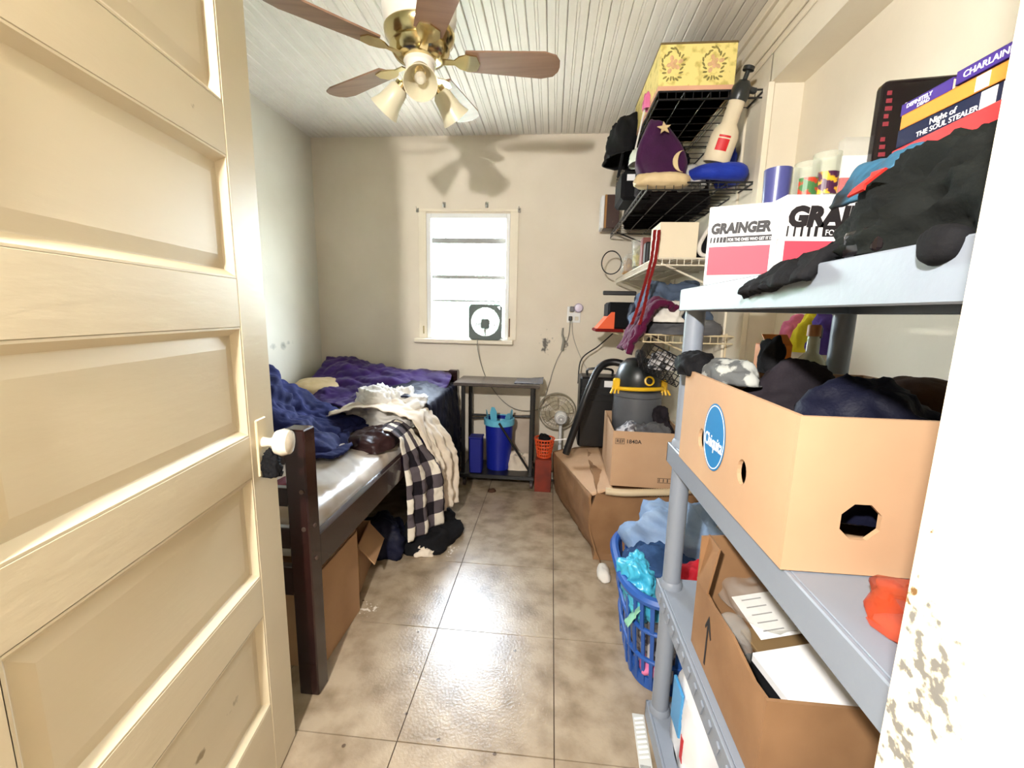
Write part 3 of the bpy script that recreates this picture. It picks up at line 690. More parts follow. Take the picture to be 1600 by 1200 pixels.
pf = thing('desk_fan', 'white desk fan seen from behind with a round wire cage', 'fan', (0.47, 2.08, 0.0))
M_CAGE = mat('cage_wire', (150, 142, 122), 0.4)
cg = MB(); FC = Vector((0, 0.06, 0.51))
for r, y in ((0.14, 0.02), (0.142, 0.035), (0.12, 0.005), (0.09, -0.008), (0.06, -0.014)):
    cg.tube([(FC.x+r*cos(2*pi*i/40), FC.y+y, FC.z+r*sin(2*pi*i/40)) for i in range(40)], 0.0022 if r < 0.14 else 0.004, 5, True)
for i in range(32):
    a = 2*pi*i/32; cg.tube([FC+Vector((0.04*cos(a), -0.016, 0.04*sin(a))), FC+Vector((0.1*cos(a), -0.004, 0.1*sin(a))), FC+Vector((0.14*cos(a), 0.022, 0.14*sin(a)))], 0.0012, 4)
cg.obj('cage', M_CAGE, pf)
for k in range(4):
    a = 2*pi*k/4+0.4; MB().prism([(0.02, -0.02), (0.11, -0.05), (0.125, 0.0), (0.1, 0.05), (0.02, 0.02)], 0.002, face(FC+Vector((0, 0.03, 0)), (cos(a), 0, sin(a)), (-sin(a), 0.35, cos(a)))).obj('blade', glassy('fan_blade', (225, 215, 190), 0.45), pf)
MB().lathe([(0.045, 0.0), (0.05, 0.03), (0.046, 0.085), (0.034, 0.10), (0.012, 0.104)], 28, face(FC+Vector((0.03, 0.0, -0.03)), (1, 0, 0), (0, 0, 1))).obj('motor', M_WHITE, pf, True)
vr = MB()
for r in (0.012, 0.02, 0.028): vr.tube([(FC.x+0.03+r*cos(2*pi*i/24), FC.y-0.104+max(0, r-0.02)*0.5, FC.z-0.03+r*sin(2*pi*i/24)) for i in range(24)], 0.002, 5, True)
vr.obj('vent_ring', M_BLACK, pf)
MB().lathe([(0.09, 0), (0.09, 0.015), (0.03, 0.03), (0.014, 0.05), (0.012, 0.46), (0.02, 0.47)], 24, Matrix.Translation((0.03, 0.04, 0))).obj('stand', M_WHITE, pf, True)
rb = MB().box((0.325, 1.83, 0), (0.44, 1.99, 0.235), 0.003).obj('red_carton', mat('red_brown_card', (150, 52, 30), 0.5, col2=(90, 30, 20)))
tag(rb, 'red brown carton on the floor beside the cart', 'box')
ob = thing('orange_basket', 'small orange plastic basket on the red carton', 'basket', (0.385, 1.91, 0.236))
M_ORG = mat('orange_plastic', (226, 84, 36), 0.4, var=0.1)
for k, z in enumerate((0.004, 0.03, 0.056, 0.082, 0.108, 0.134)):
    r = 0.048+0.022*k/5; MB().tube([(r*cos(2*pi*i/28), r*sin(2*pi*i/28), z) for i in range(28)], 0.006 if k == 5 else 0.0045, 6, True).obj('ring', M_ORG, ob)
rbm = MB()
for i in range(20): a = 2*pi*i/20; rbm.cyl((0.046*cos(a), 0.046*sin(a), 0.002), (0.069*cos(a), 0.069*sin(a), 0.134), 0.004, n=6)
rbm.cyl((0, 0, 0), (0, 0, 0.004), 0.05, n=28); rbm.obj('ribs', M_ORG, ob)
tag(heap('brush_bundle', C_BLK, (0.04, 0.04, 0.05), None, 63, 0.015, 30, 28, 0.3), 'dark odds and ends in the orange basket', 'bundle', loc=(0.385, 1.91, 0.345))
tag(MB().cyl((0.42, 1.89, 0.36), (0.54, 1.87, 0.385), 0.005).obj('white_stick', M_WHITE), 'thin white stick poking out of the orange basket', 'stick')

# crushed lower carton
def crushed(name, lo, hi, m, lab, cat, seed, amp=0.02):
    bm = bmesh.new(); bmesh.ops.create_cube(bm, size=1)
    for v in bm.verts: v.co = Vector([(lo[i]+hi[i])/2+v.co[i]*(hi[i]-lo[i]) for i in range(3)])
    bmesh.ops.subdivide_edges(bm, edges=bm.edges[:], cuts=15, use_grid_fill=True)
    for v in bm.verts:
        d = Vector([noise.noise(v.co*5+Vector((seed*k, seed, k))) for k in (1.0, 2.3, 3.7)])
        ed = min((hi[0]-v.co.x), (v.co.x-lo[0])); k = amp
        if v.co.z > lo[2]+0.01: v.co += d*k
        v.co.x -= 0.035*max(0, sin(pi*(v.co.z-lo[2])/(hi[2]-lo[2])))*max(0, 1-(v.co.x-lo[0])/0.1)
    me = bpy.data.meshes.new(name); bm.to_mesh(me); bm.free()
    return me
lb = thing('crushed_carton', 'large crushed brown carton on the floor under the printed carton', 'box', (0, 0, 0), 0)
mkobj('carton_body', crushed('carton_body', (0.66, 1.02, 0.003), (1.2, 1.80, 0.37), M_CARDD, '', '', 2, 0.022), M_CARDD, lb, True, angle=18)
def edge_t(v): return Vector((along(0.64, 0.45, v), along(1.03, 1.86, v), along(0.345, 0.29, v)))
surf('flap', lambda u, v: edge_t(v)*u+Vector((0.74, along(1.03, 1.80, v), 0.386))*(1-u), 14, 22, M_CARD2, lb, (0.008, 9, 6), 0.006)
surf('side_panel', lambda u, v: edge_t(v)*u+Vector((along(0.70, 0.47, v), along(0.99, 1.88, v), 0.006))*(1-u)+Vector((-0.03*sin(pi*u)*(1-v), 0, 0)), 16, 24, M_CARDD, lb, (0.014, 7, 8), 0.006)
tag(MB().tube(bez([(0.70, 1.0, 0.385), (0.78, 0.985, 0.388), (0.88, 0.985, 0.395), (1.02, 1.0, 0.40), (1.15, 1.05, 0.40)], 24), [0.019 if i % 2 else 0.0165 for i in range(97)], 12).obj('ribbed_hose', mat('beige_hose', (206, 186, 152), 0.5), None, True, angle=0), 'beige ribbed hose lying along the crushed carton edge', 'hose')

# printed carton with clothes, and the vacuum standing in it
w_, d_ = 0.34, 0.46
cb = carton('printed_carton', 'open tan carton printed REF 1840A holding clothes', 'box', (w_, d_, 0.285), (0.905, 1.285, 0.392), -0.03, M_CARD2)
text('1840A', 0.028, face((-w_/2+0.065, -d_/2-0.0005, 0.225), (1, 0, 0), (0, 0, 1)), M_INK, cb, bold=0.012)
text('REF', 0.024, face((-w_/2+0.018, -d_/2-0.0005, 0.226), (1, 0, 0), (0, 0, 1)), M_INK, cb, bold=0.008)
def outline(cb_, x0, z0, x1, z1, y, t=0.0018):
    MB().box((x0, y-0.0006, z0), (x1, y, z0+t)).box((x0, y-0.0006, z1-t), (x1, y, z1)).box((x0, y-0.0006, z0), (x0+t, y, z1)).box((x1-t, y-0.0006, z0), (x1, y, z1)).obj('print_frame', M_INK, cb_)
outline(cb, -w_/2+0.013, 0.219, -w_/2+0.058, 0.248, -d_/2)
outline(cb, 0.06, 0.03, 0.15, 0.055, -d_/2)
for k in range(4): MB().box((0.066+k*0.02, -d_/2-0.0006, 0.034), (0.07+k*0.02, -d_/2, 0.051)).obj('print_bar', M_INK, cb)
tag(heap('clothes_pile', C_STRIPE, (0.065, 0.09, 0.13), None, 71, 0.03, 14, 44, 0.3), 'grey and white striped clothes at the left of the printed carton', 'clothes', loc=(0.83, 1.2, 0.55))
tag(heap('clothes_pile', C_GREY, (0.11, 0.075, 0.13), None, 72, 0.035, 13, 50, 0.3), 'grey crumpled clothes at the front of the printed carton', 'clothes', loc=(0.93, 1.19, 0.56))
tag(heap('clothes_pile', C_CHAR, (0.05, 0.10, 0.19), None, 73, 0.03, 12, 44, 0.3), 'charcoal clothes at the right of the printed carton', 'clothes', loc=(1.0, 1.27, 0.55))
tag(heap('pink_cloth', C_PINK, (0.022, 0.02, 0.05), None, 74, 0.008, 30, 28, 0.3), 'small pink cloth hanging in the printed carton', 'cloth', loc=(0.795, 1.1, 0.61))
vc = thing('shop_vacuum', 'grey and black canister vacuum with yellow latches in the carton', 'vacuum', (0.90, 1.39, 0.5))
M_VG = mat('vacuum_grey', (88, 90, 94), 0.45, var=0.08); M_VB = mat('vacuum_black', (34, 38, 38), 0.35, var=0.15); M_VY = mat('vacuum_yellow', (240, 190, 30), 0.4, var=0.06)
MB().lathe([(0.11, 0), (0.128, 0.1), (0.134, 0.2), (0.13, 0.30), (0.136, 0.305), (0.136, 0.33), (0.125, 0.335)], 40).obj('tank', M_VG, vc, True)
MB().lathe([(0.125, 0.336), (0.13, 0.345), (0.124, 0.42), (0.105, 0.475), (0.07, 0.505), (0.03, 0.512)], 40).obj('motor_head', M_VB, vc, True)
MB().tube([(0.133*cos(a), 0.133*sin(a), 0.345+0.012*cos(a+1.2)) for a in [2*pi*i/40 for i in range(40)]], 0.011, 8, True).obj('yellow_band', M_VY, vc, True)
for a in (200, 340):
    c0, s0 = cos(radians(a)), sin(radians(a)); fx = MB()
    fx.box((0.133*c0-0.02, 0.133*s0-0.02, 0.335), (0.133*c0+0.02, 0.133*s0+0.02, 0.40), 0.008)
    for k in range(3): fx.cyl((0.14*c0+0.014*(k-1), 0.14*s0-0.012, 0.345), (0.146*c0+0.022*(k-1), 0.146*s0-0.02, 0.318), 0.006, n=8)
    fx.obj('latch', M_VY, vc)
MB().box((-0.02, -0.05, 0.50), (0.02, 0.05, 0.555), 0.012).obj('handle', M_VB, vc)
MB().lathe([(0.026, 0), (0.026, 0.012), (0.018, 0.014), (0.018, 0.002)], 24, face((0.03, -0.123, 0.40), (1, 0, 0), (0, 0.25, 1)), capb=False, capt=False).obj('hose_port', M_VY, vc, True)
tag(MB().tube(bez([(0.90, 1.53, 0.94), (0.78, 1.56, 0.965), (0.70, 1.54, 0.93), (0.645, 1.5, 0.82), (0.60, 1.49, 0.68), (0.56, 1.5, 0.54), (0.52, 1.5, 0.40)], 8), 0.022, 12).obj('vacuum_hose', M_BLACK, None, True), 'thick black vacuum hose arching down to the crushed carton', 'hose')
bc = thing('black_case', 'black plastic case behind the vacuum hose by the wall', 'case', (0.73, 1.78, 0.392))
MB().box((-0.13, -0.1, 0), (0.13, 0.1, 0.46), 0.012).obj('body', M_BLACK, bc)
MB().box((-0.12, -0.106, 0.3), (0.12, -0.099, 0.31)).box((-0.12, -0.106, 0.34), (0.12, -0.099, 0.35)).box((-0.12, -0.106, 0.38), (0.12, -0.099, 0.39)).obj('rib', M_BLKM, bc)
MB().tube(bez([(-0.08, 0, 0.455), (-0.07, 0, 0.5), (0.07, 0, 0.5), (0.08, 0, 0.455)], 6), 0.008).obj('handle', M_BLACK, bc, True)
MB().box((0.02, -0.1025, 0.40), (0.09, -0.1, 0.44)).obj('sticker', M_PAPER, bc)

# ================================================================== WIRE SHELVES ON THE RIGHT WALL
def wire_shelf(name, lab, x0, y0, y1, z, m, lip=0.03, brackets=True, step=0.028):
    t = thing(name, lab, 'wire shelf', (x0, y0, z), group=None)
    w = XR-0.004-x0; L_ = y1-y0
    fr = MB().cyl((0, 0, 0), (0, L_, 0), 0.004, n=8).cyl((w, 0, 0), (w, L_, 0), 0.004, n=8).cyl((0, 0, -lip), (0, L_, -lip), 0.004, n=8)
    fr.cyl((0, 0, 0), (w, 0, 0), 0.004, n=8).cyl((0, 0, -lip), (w, 0, -lip), 0.0035, n=8).cyl((0, L_, 0), (w, L_, 0), 0.004, n=8).cyl((0, L_*0.5, -0.004), (w, L_*0.5, -0.004), 0.004, n=8)
    fr.obj('frame', m, t)
    wr_ = MB(); k = int(L_/step)
    for i in range(1, k): y = L_*i/k; wr_.cyl((0, y, 0.002), (w, y, 0.002), 0.0018, n=5)
    for i in range(k+1): y = L_*i/k; wr_.cyl((0, y, 0), (0, y, -lip), 0.0018, n=5)
    for i in range(1, 12): x = w*i/12; wr_.cyl((x, 0, 0), (x, 0, -lip), 0.0018, n=5)
    for i in range(1, 4): x = w*i/4; wr_.cyl((x, 0, -0.002), (x, L_, -0.002), 0.0028, n=5)
    o = wr_.obj('wire_grid', m, t); o['kind'] = 'stuff'
    for y in (0.08, L_-0.08) if brackets else (L_-0.08,):
        MB().cyl((0.03, y, -0.005), (w, y, -0.16), 0.005, n=8).cyl((w, y, -0.17), (w, y, 0.01), 0.005, n=8).obj('bracket', m, t)
    return t
M_WWH = mat('white_wire', (228, 218, 198), 0.4)
M_WBG = mat('cream_wire', (216, 198, 160), 0.45)
wire_shelf('wall_shelf', 'topmost black wire shelf on the right wall under the floral box', 0.82, 1.0, 2.2, 2.175, M_BLKM, brackets=False, step=0.08)
wire_shelf('wall_shelf', 'second black wire shelf from the ceiling, holding the plum cushion', 0.80, 1.0, 2.2, 1.815, M_BLKM, brackets=False, step=0.06)
wire_shelf('wall_shelf', 'white wire shelf on the right wall holding the white carton', 0.86, 1.02, 2.2, 1.50, M_WWH)
wire_shelf('wall_shelf', 'cream wire shelf on the right wall heaped with clothes', 0.84, 1.05, 2.2, 1.155, M_WBG, lip=0.035)

# --- top shelf
fb = thing('floral_box', 'pale yellow storage box with printed roses on the top shelf', 'box', (0.971, 1.28, 2.181))
M_FLO = mat('floral_paper', (232, 214, 134), 0.55, col2=(196, 178, 96), scale=26, detail=6, thr=(0.36, 0.48))
MB().box((-0.155, -0.275, 0), (0.155, 0.275, 0.178), 0.002).obj('body', M_FLO, fb)
MB().box((-0.156, -0.276, 0.174), (0.156, 0.276, 0.184), 0.002).obj('lid', mat('box_edge', (110, 90, 50), 0.6), fb)
MB().box((-0.1555, -0.2755, 0), (0.1555, 0.2755, 0.018)).obj('base_band', mat('salmon_band', (220, 168, 138), 0.6), fb)
M_ROSE = mat('rose_print', (198, 160, 110), 0.6, col2=(224, 178, 140), scale=60); M_WREA = mat('wreath_print', (150, 136, 70), 0.6, col2=(110, 104, 56), scale=50)
for cx in (-0.10, 0.065):
    r_ = MB()
    for k in range(22):
        a = 2*pi*k/22; q = 0.052+0.006*sin(5*a)
        r_.prism(circle(0, 0, 0.010, 0.004, 8), 0.0006, face((cx+0.8*q*cos(a), -0.2753, 0.098+1.1*q*sin(a)), (cos(a*1.7), 0, sin(a*1.7)), (-sin(a*1.7), 0, cos(a*1.7))))
    r_.obj('wreath_print', M_WREA, fb)
    r_ = MB()
    for k in range(9):
        a = 2.4*k; q = 0.004*k; r_.prism(circle(0, 0, 0.011, 0.008, 10), 0.0007, face((cx+q*cos(a), -0.2753-0.0002*(9-k), 0.1+q*sin(a)), (cos(a), 0, sin(a)), (-sin(a), 0, cos(a))))
    r_.obj('rose_print', M_ROSE, fb)
tag(heap('black_backpack', C_BLK, (0.085, 0.16, 0.20), None, 81, 0.03, 10, 48, 0.3), 'black backpack slumped over the end of the top shelf', 'backpack', loc=(0.765, 1.60, 2.10))
tag(MB().box((0.742, 1.5, 1.99), (0.756, 1.53, 2.13), 0.003, rot=(0, 0.15, 0)).obj('bag_strap', C_BLK), 'black webbing strap dangling below the backpack', 'strap')
tag(heap('pink_ribbon', C_PINK, (0.018, 0.02, 0.07), None, 82, 0.008, 30, 28, 0.4), 'pink ribbon tucked beside the floral box', 'ribbon', loc=(0.808, 1.18, 2.185))
tag(surf('white_ribbon', lambda u, v: (0.80-0.03*v+0.008*u, 1.17+0.1*v, along(2.23, 2.0, v)), 4, 20, C_WHITE, None, (0.003, 20, 2), 0.002), 'thin white ribbon trailing down from the top shelf', 'ribbon')

# --- second shelf
pc = thing('plum_cushion', 'plum velvet cushion with gold star and moon, propped on the shelf', 'cushion', (0.865, 1.05, 1.83))
def plum(p):
    t = max(0, min(1, (p.z+0.13)/0.26)); return Vector((p.x*(1.1-0.72*t**1.6)-0.035*t*t, p.y*0.8+0.03*t, p.z+0.13))
heap('cover', C_PLUM, (0.115, 0.055, 0.135), pc, 83, 0.008, 8, 48, 0.1, 0.7, pi, plum, flat=False)
heap('satin_trim', C_SATIN, (0.12, 0.06, 0.03), pc, 84, 0.006, 26, 40, 0.1, 0.7, pi, None, flat=False).location = (0, -0.012, 0.0)
st = [(0.03*(1 if k % 2 == 0 else 0.42)*cos(pi/2+k*pi/5), 0.03*(1 if k % 2 == 0 else 0.42)*sin(pi/2+k*pi/5)) for k in range(10)]
MB().prism(st, 0.004, face((-0.012, -0.046, 0.205), (1, 0, 0.1), (-0.1, 0.3, 1))).obj('star', C_SATIN, pc)
mo = [(0.045*cos(a), 0.045*sin(a)) for a in [pi/2+pi*i/12 for i in range(13)]]+[(0.022*cos(a)-0.002, 0.045*sin(a)) for a in [3*pi/2-pi*i/12 for i in range(1, 12)]]
MB().prism(mo, 0.005, face((0.078, -0.05, 0.07), (1, 0, 0), (0, 0.1, 1))).obj('moon', C_SATIN, pc)
sb = thing('spray_bottle', 'white pump sprayer bottle with black head leaning on the shelf', 'bottle', (1.085, 1.03, 1.902), rot=(0.2, 0.22, 0))
M_SPR = mat('ivory_plastic', (222, 208, 180), 0.4, var=0.06)
MB().lathe([(0.05, 0), (0.056, 0.008), (0.056, 0.10), (0.05, 0.125), (0.032, 0.15), (0.032, 0.235), (0.028, 0.24)], 32).obj('body', M_SPR, sb, True)
MB().lathe([(0.034, 0.232), (0.038, 0.25), (0.036, 0.285), (0.022, 0.305), (0.009, 0.31), (0.009, 0.34), (0.022, 0.342), (0.022, 0.355), (0.01, 0.36)], 28).obj('pump_head', M_VB, sb, True)
MB().box((0.02, -0.012, 0.27), (0.06, 0.012, 0.29), 0.004).obj('nozzle', M_VB, sb)
lb_ = MB()
for i in range(8):
    a0, a1 = radians(-125+i*6), radians(-125+(i+1)*6); r = 0.0568
    for z0, z1 in ((0.04, 0.085), (0.09, 0.098)): lb_.quad((r*cos(a0), r*sin(a0), z0), (r*cos(a1), r*sin(a1), z0), (r*cos(a1), r*sin(a1), z1), (r*cos(a0), r*sin(a0), z1))
lb_.obj('red_label', mat('label_red', (206, 20, 30), 0.5), sb)
bp_ = thing('neck_pillow', 'royal blue plush neck pillow lying on the second shelf', 'pillow', (1.10, 1.06, 1.862))
MB().tube(bez([(-0.11, 0.01, 0), (-0.06, -0.045, 0), (0.02, -0.05, 0), (0.09, -0.03, 0), (0.10, 0.06, 0.0), (0.06, 0.14, 0.0)], 8), [0.022+0.016*sin(pi*i/40) for i in range(41)], 14).obj('roll', C_BLUE, bp_, True, angle=0)
tag(heap('blue_towel', C_BLUE, (0.028, 0.06, 0.13), None, 86, 0.012, 16, 36, 0.2, 0.7), 'folded blue plush cloth standing against the right wall', 'cloth', loc=(1.205, 1.22, 1.90))
tag(heap('crumpled_paper', mat('newsprint', (206, 204, 198), 0.8, col2=(150, 150, 150), scale=50), (0.055, 0.06, 0.075), None, 87, 0.03, 18, 40, 0.3), 'crumpled paper between the cushion and the spray bottle', 'paper', loc=(1.01, 1.10, 1.82))
tag(heap('baseball_cap', C_CHAR, (0.07, 0.06, 0.05), None, 88, 0.012, 16, 36, 0.2), 'charcoal cap lying against the blue neck pillow', 'cap', loc=(1.185, 1.13, 1.86))
bk = thing('black_pouch', 'black boxy pouch with a white tag at the shelf edge', 'pouch', (0.80, 1.42, 1.82))
MB().box((-0.07, -0.12, 0), (0.09, 0.12, 0.14), 0.015).obj('body', C_BLK, bk)
MB().box((-0.045, -0.1225, 0.09), (0.005, -0.12, 0.12)).obj('white_tag', M_PAPER, bk)
tag(heap('pale_bottle', mat('pale_green_plastic', (206, 214, 200), 0.4), (0.045, 0.06, 0.07), None, 89, 0.01, 16, 32, 0.2), 'pale greenish plastic bag behind the plum cushion', 'bag', loc=(0.80, 1.24, 1.965))
tag(MB().box((0.79, 1.16, 1.82), (0.86, 1.28, 1.96), 0.01).obj('support_box', C_CHAR), 'dark cloth-covered box behind the plum cushion', 'box')
tag(heap('dark_clothes', C_CHAR, (0.19, 0.42, 0.13), None, 90, 0.03, 9, 56, 0.2, 0.6), 'dark clothes spread along the second shelf', 'clothes', loc=(1.03, 1.66, 1.82))
tag(heap('dark_clothes', C_DNAVY, (0.17, 0.18, 0.10), None, 91, 0.03, 9, 56, 0.2, 0.6), 'navy clothes spread along the top shelf behind the floral box', 'clothes', loc=(1.03, 1.93, 2.18))
fm = thing('boxed_book', 'brown boxed book at the far end of the second shelf', 'book', (0.80, 2.06, 1.822))
MB().box((-0.09, -0.02, 0), (-0.07, 0.1, 0.21), 0.002).obj('back_cover', M_PAPER, fm)
MB().box((-0.068, -0.024, 0), (0.03, 0.1, 0.215), 0.003).obj('cover', mat('dark_brown_cover', (64, 36, 26), 0.4, col2=(150, 110, 90), scale=30, thr=(0.2, 0.36)), fm)
MB().box((-0.069, -0.026, 0), (-0.055, -0.0245, 0.214)).obj('gold_edge', mat('gold_edge', (170, 120, 60), 0.4), fm)

# --- white shelf
wb = thing('white_carton', 'plain white carton standing on the white wire shelf', 'carton', (0.962, 1.12, 1.506))
MB().box((-0.085, -0.075, 0), (0.085, 0.1, 0.155), 0.002).obj('body', mat('cream_carton', (226, 212, 186), 0.65, var=0.05), wb)
MB().box((-0.0858, -0.05, 0.02), (-0.085, 0.07, 0.13)).obj('side_print', mat('pale_print', (238, 226, 214), 0.6, col2=(220, 90, 80), scale=26, thr=(0.28, 0.36)), wb)
sh = thing('slip_on_shoe', 'black and white slip-on shoe standing behind the white carton', 'shoe', (1.115, 1.10, 1.507))
MB().prism([(-0.06, 0.0), (0.10, 0.0), (0.10, 0.15), (0.02, 0.17), (-0.02, 0.12), (-0.06, 0.03)], 0.07, face((0, 0.02, 0), (1, 0, 0), (0, 0, 1))).obj('upper', C_BLK, sh, bev=0.015)
MB().tube(bez([(-0.005, -0.055, 0.165), (-0.035, -0.058, 0.11), (-0.06, -0.058, 0.05), (-0.045, -0.058, 0.012), (0.02, -0.058, 0.008), (0.09, -0.058, 0.008)], 6), 0.009, 8).obj('sole', C_WHITE, sh, True)
cn = thing('clear_tub', 'clear plastic tub with yellowish contents on the white shelf', 'tub', (0.90, 1.50, 1.507))
MB().lathe([(0.055, 0), (0.068, 0.14), (0.072, 0.145), (0.066, 0.145), (0.052, 0.004)], 28, capt=False).obj('body', M_CLEAR, cn, True)
heap('contents', mat('dry_stems', (196, 186, 130), 0.7, col2=(120, 110, 70), scale=30), (0.05, 0.05, 0.12), cn, 92, 0.02, 24, 36, 0.2).location = (0, 0, 0.006)
tag(heap('plastic_bag', M_CLEAR, (0.07, 0.08, 0.12), None, 93, 0.03, 14, 44, 0.2), 'crinkled clear plastic bag hanging at the shelf corner', 'plastic bag', loc=(0.90, 1.75, 1.507))
bb = thing('black_charger', 'small ribbed black device on the white wire shelf', 'device', (0.905, 1.30, 1.507))
MB().box((-0.04, -0.03, 0), (0.03, 0.03, 0.105), 0.006).obj('body', M_BLACK, bb)
for k in range(3): MB().box((-0.035+k*0.022, -0.033, 0.01), (-0.028+k*0.022, -0.029, 0.095), 0.001).obj('rib', mat('dark_grey', (60, 60, 66), 0.4), bb)
tag(MB().box((0.868, 1.37, 1.507), (0.94, 1.43, 1.65), 0.003).obj('red_carton', mat('dull_red', (128, 66, 60), 0.6)), 'dull red slim carton on the white shelf', 'carton')
tag(heap('orange_cord_bundle', mat('orange_twine', (208, 146, 50), 0.6, col2=(150, 96, 24), scale=40), (0.03, 0.035, 0.09), None, 94, 0.014, 30, 36, 0.2), 'bundle of orange twine at the end of the white shelf', 'twine', loc=(0.885, 1.88, 1.507))
tag(MB().tube([(0.79+0.065*cos(2*pi*i/32), 1.98+0.01*sin(4*pi*i/32), 1.59+0.075*sin(2*pi*i/32)) for i in range(32)], 0.004, 6, True).obj('cable_loop', M_BLACK), 'loop of black cable hanging off the white shelf', 'cable')
tag(heap('dark_bag', C_CHAR, (0.10, 0.25, 0.2), None, 95, 0.02, 9, 44, 0.2, 0.65), 'dark grey bag at the back of the white shelf', 'bag', loc=(1.07, 1.75, 1.506))
rs = MB()
for k, (x, r) in enumerate(((0.0, 1), (0.018, -1))):
    P = bez([(0.842+x, 1.012, 1.62), (0.835+x, 1.01, 1.50), (0.815+x, 1.005, 1.40), (0.79+x*1.5, 1.0, 1.29), (0.765+x*2, 1.0, 1.20)], 8)
    for a, b in zip(P, P[1:]): rs.quad(a, b, b+Vector((0.014, 0.003, 0.002)), a+Vector((0.014, 0.003, 0.002)))
o = rs.obj('red_strap', cloth('strap_red', (130, 26, 24), (96, 14, 14))); s_ = o.modifiers.new('t', 'SOLIDIFY'); s_.thickness = 0.003
tag(o, 'dark red strap hanging from the white shelf to the clothes below', 'strap')

# --- cream shelf with clothes
tag(heap('clothes_pile', C_BLUEG, (0.17, 0.22, 0.24), None, 101, 0.05, 9, 60, 0.3), 'blue grey sweater heap on the cream shelf', 'clothes', loc=(1.02, 1.32, 1.158))
tag(heap('clothes_pile', C_GREY, (0.17, 0.11, 0.07), None, 102, 0.02, 11, 50, 0.2), 'flat grey clothes at the front of the cream shelf', 'clothes', loc=(1.04, 1.14, 1.158))
tag(heap('white_shirt', C_WHITE, (0.075, 0.06, 0.08), None, 103, 0.03, 14, 44, 0.3), 'crumpled white shirt on the cream shelf', 'shirt', loc=(0.955, 1.11, 1.215))
tag(surf('maroon_towel', lambda u, v: (along(0.98, 0.77, v), along(1.0, 1.26, u)+0.05*(1-v), 1.265+0.03*sin(pi*v)-0.20*max(0, v-0.35)**1.2*1.7+0.02*sin(pi*u)), 46, 50, C_MAG, None, (0.028, 10, 17), 0.03), 'maroon plush towel hanging over the cream shelf edge', 'towel')
tag(heap('navy_shirt', C_DNAVY, (0.09, 0.08, 0.2), None, 104, 0.03, 10, 44, 0.3), 'dark navy clothes behind the maroon towel', 'clothes', loc=(0.95, 1.53, 1.158))
tg = thing('tool_bag', 'black bag with orange panel at the far end of the cream shelf', 'bag', (0.78, 1.72, 1.16))
MB().box((-0.04, -0.1, 0), (0.12, 0.12, 0.16), 0.012).obj('body', C_BLK, tg)
MB().prism([(-0.1, 0), (0.0, 0), (0.0, 0.10), (-0.02, 0.1)], 0.2, face((0, 0.09, 0.0), (1, 0, 0), (0, 0, 1))).obj('orange_panel', mat('orange_fabric', (236, 92, 36), 0.6), tg)
MB().box((-0.075, -0.1, 0.20), (0.12, -0.08, 0.225), 0.004).obj('handle', M_BLACK, tg)
MB().box((-0.11, -0.1, -0.02), (0.12, 0.12, 0.0), 0.006).obj('bottom', cloth('strap_red', (130, 26, 24), (96, 14, 14)), tg)
# black wire basket slung under the shelf
wk = thing('wire_basket', 'black wire basket hanging crooked under the cream shelf', 'basket', (0.96, 1.12, 1.03), rot=(0.25, 0.45, 0))
g_ = MB()
for k in range(9): x = -0.1+0.025*k; g_.cyl((x, -0.08, -0.07), (x, -0.08, 0.06), 0.0022, n=5).cyl((x, -0.08, -0.07), (x, 0.1, -0.07), 0.0022, n=5)
for k in range(6): z = -0.07+0.026*k; g_.cyl((-0.1, -0.08, z), (0.1, -0.08, z), 0.0022, n=5).cyl((-0.1, -0.08, z), (-0.1, 0.1, z), 0.0022, n=5)
for k in range(8): y = -0.08+0.026*k; g_.cyl((-0.1, y, -0.07), (-0.1, y, 0.06), 0.0022, n=5).cyl((-0.1, y, -0.07), (0.1, y, -0.07), 0.0022, n=5)
o = g_.obj('wire_grid', M_BLKM, wk); o['kind'] = 'stuff'
MB().tube([(-0.1, -0.08, 0.06), (0.1, -0.08, 0.06), (0.1, 0.1, 0.06), (-0.1, 0.1, 0.06)], 0.004, 6, True).obj('rim', M_BLKM, wk)
tag(heap('basket_papers', mat('mixed_paper', (200, 196, 196), 0.7, col2=(40, 40, 44), scale=22, thr=(0.42, 0.5)), (0.07, 0.07, 0.08), None, 105, 0.02, 16, 36, 0.2), 'pale papers inside the black wire basket', 'papers', loc=(0.965, 1.14, 0.985))

# ================================================================== LAUNDRY BASKET
ly = thing('laundry_basket', 'blue plastic laundry basket beside the shelf unit', 'laundry basket', (0.885, 0.43, 0.002))
M_LB = mat('basket_blue', (40, 88, 168), 0.4, var=0.1)
def oval(t, z, s=1.0):
    e = 0.62; c_, s_ = cos(t), sin(t); k = 0.80+0.20*z/0.36
    return Vector((math.copysign(abs(c_)**e, c_)*0.205*k*s, math.copysign(abs(s_)**e, s_)*0.235*k*s, z))
NB = 28
for z, r in ((0.36, 0.017), (0.235, 0.008), (0.12, 0.008)):
    MB().tube([oval(2*pi*i/56, z, 1.03 if z > 0.3 else 1.0) for i in range(56)], r, 8, True).obj('rim' if z > 0.3 else 'band', M_LB, ly, True)
for k in range(NB):
    a = 2*pi*(k+0.5)/NB; P = [oval(a, z) for z in (0.01, 0.12, 0.235, 0.355)]; P2 = [oval(a+0.085, z) for z in (0.01, 0.12, 0.235, 0.355)]
    b = MB()
    for i in range(3): b.quad(P[i], P2[i], P2[i+1], P[i+1])
    o = b.obj('rib', M_LB, ly); s_ = o.modifiers.new('t', 'SOLIDIFY'); s_.thickness = 0.006
bs = MB(); 
A = [oval(2*pi*i/56, 0.0) for i in range(56)]; bs.prism([(v.x, v.y) for v in A], 0.04); bs.obj('base', M_LB, ly)
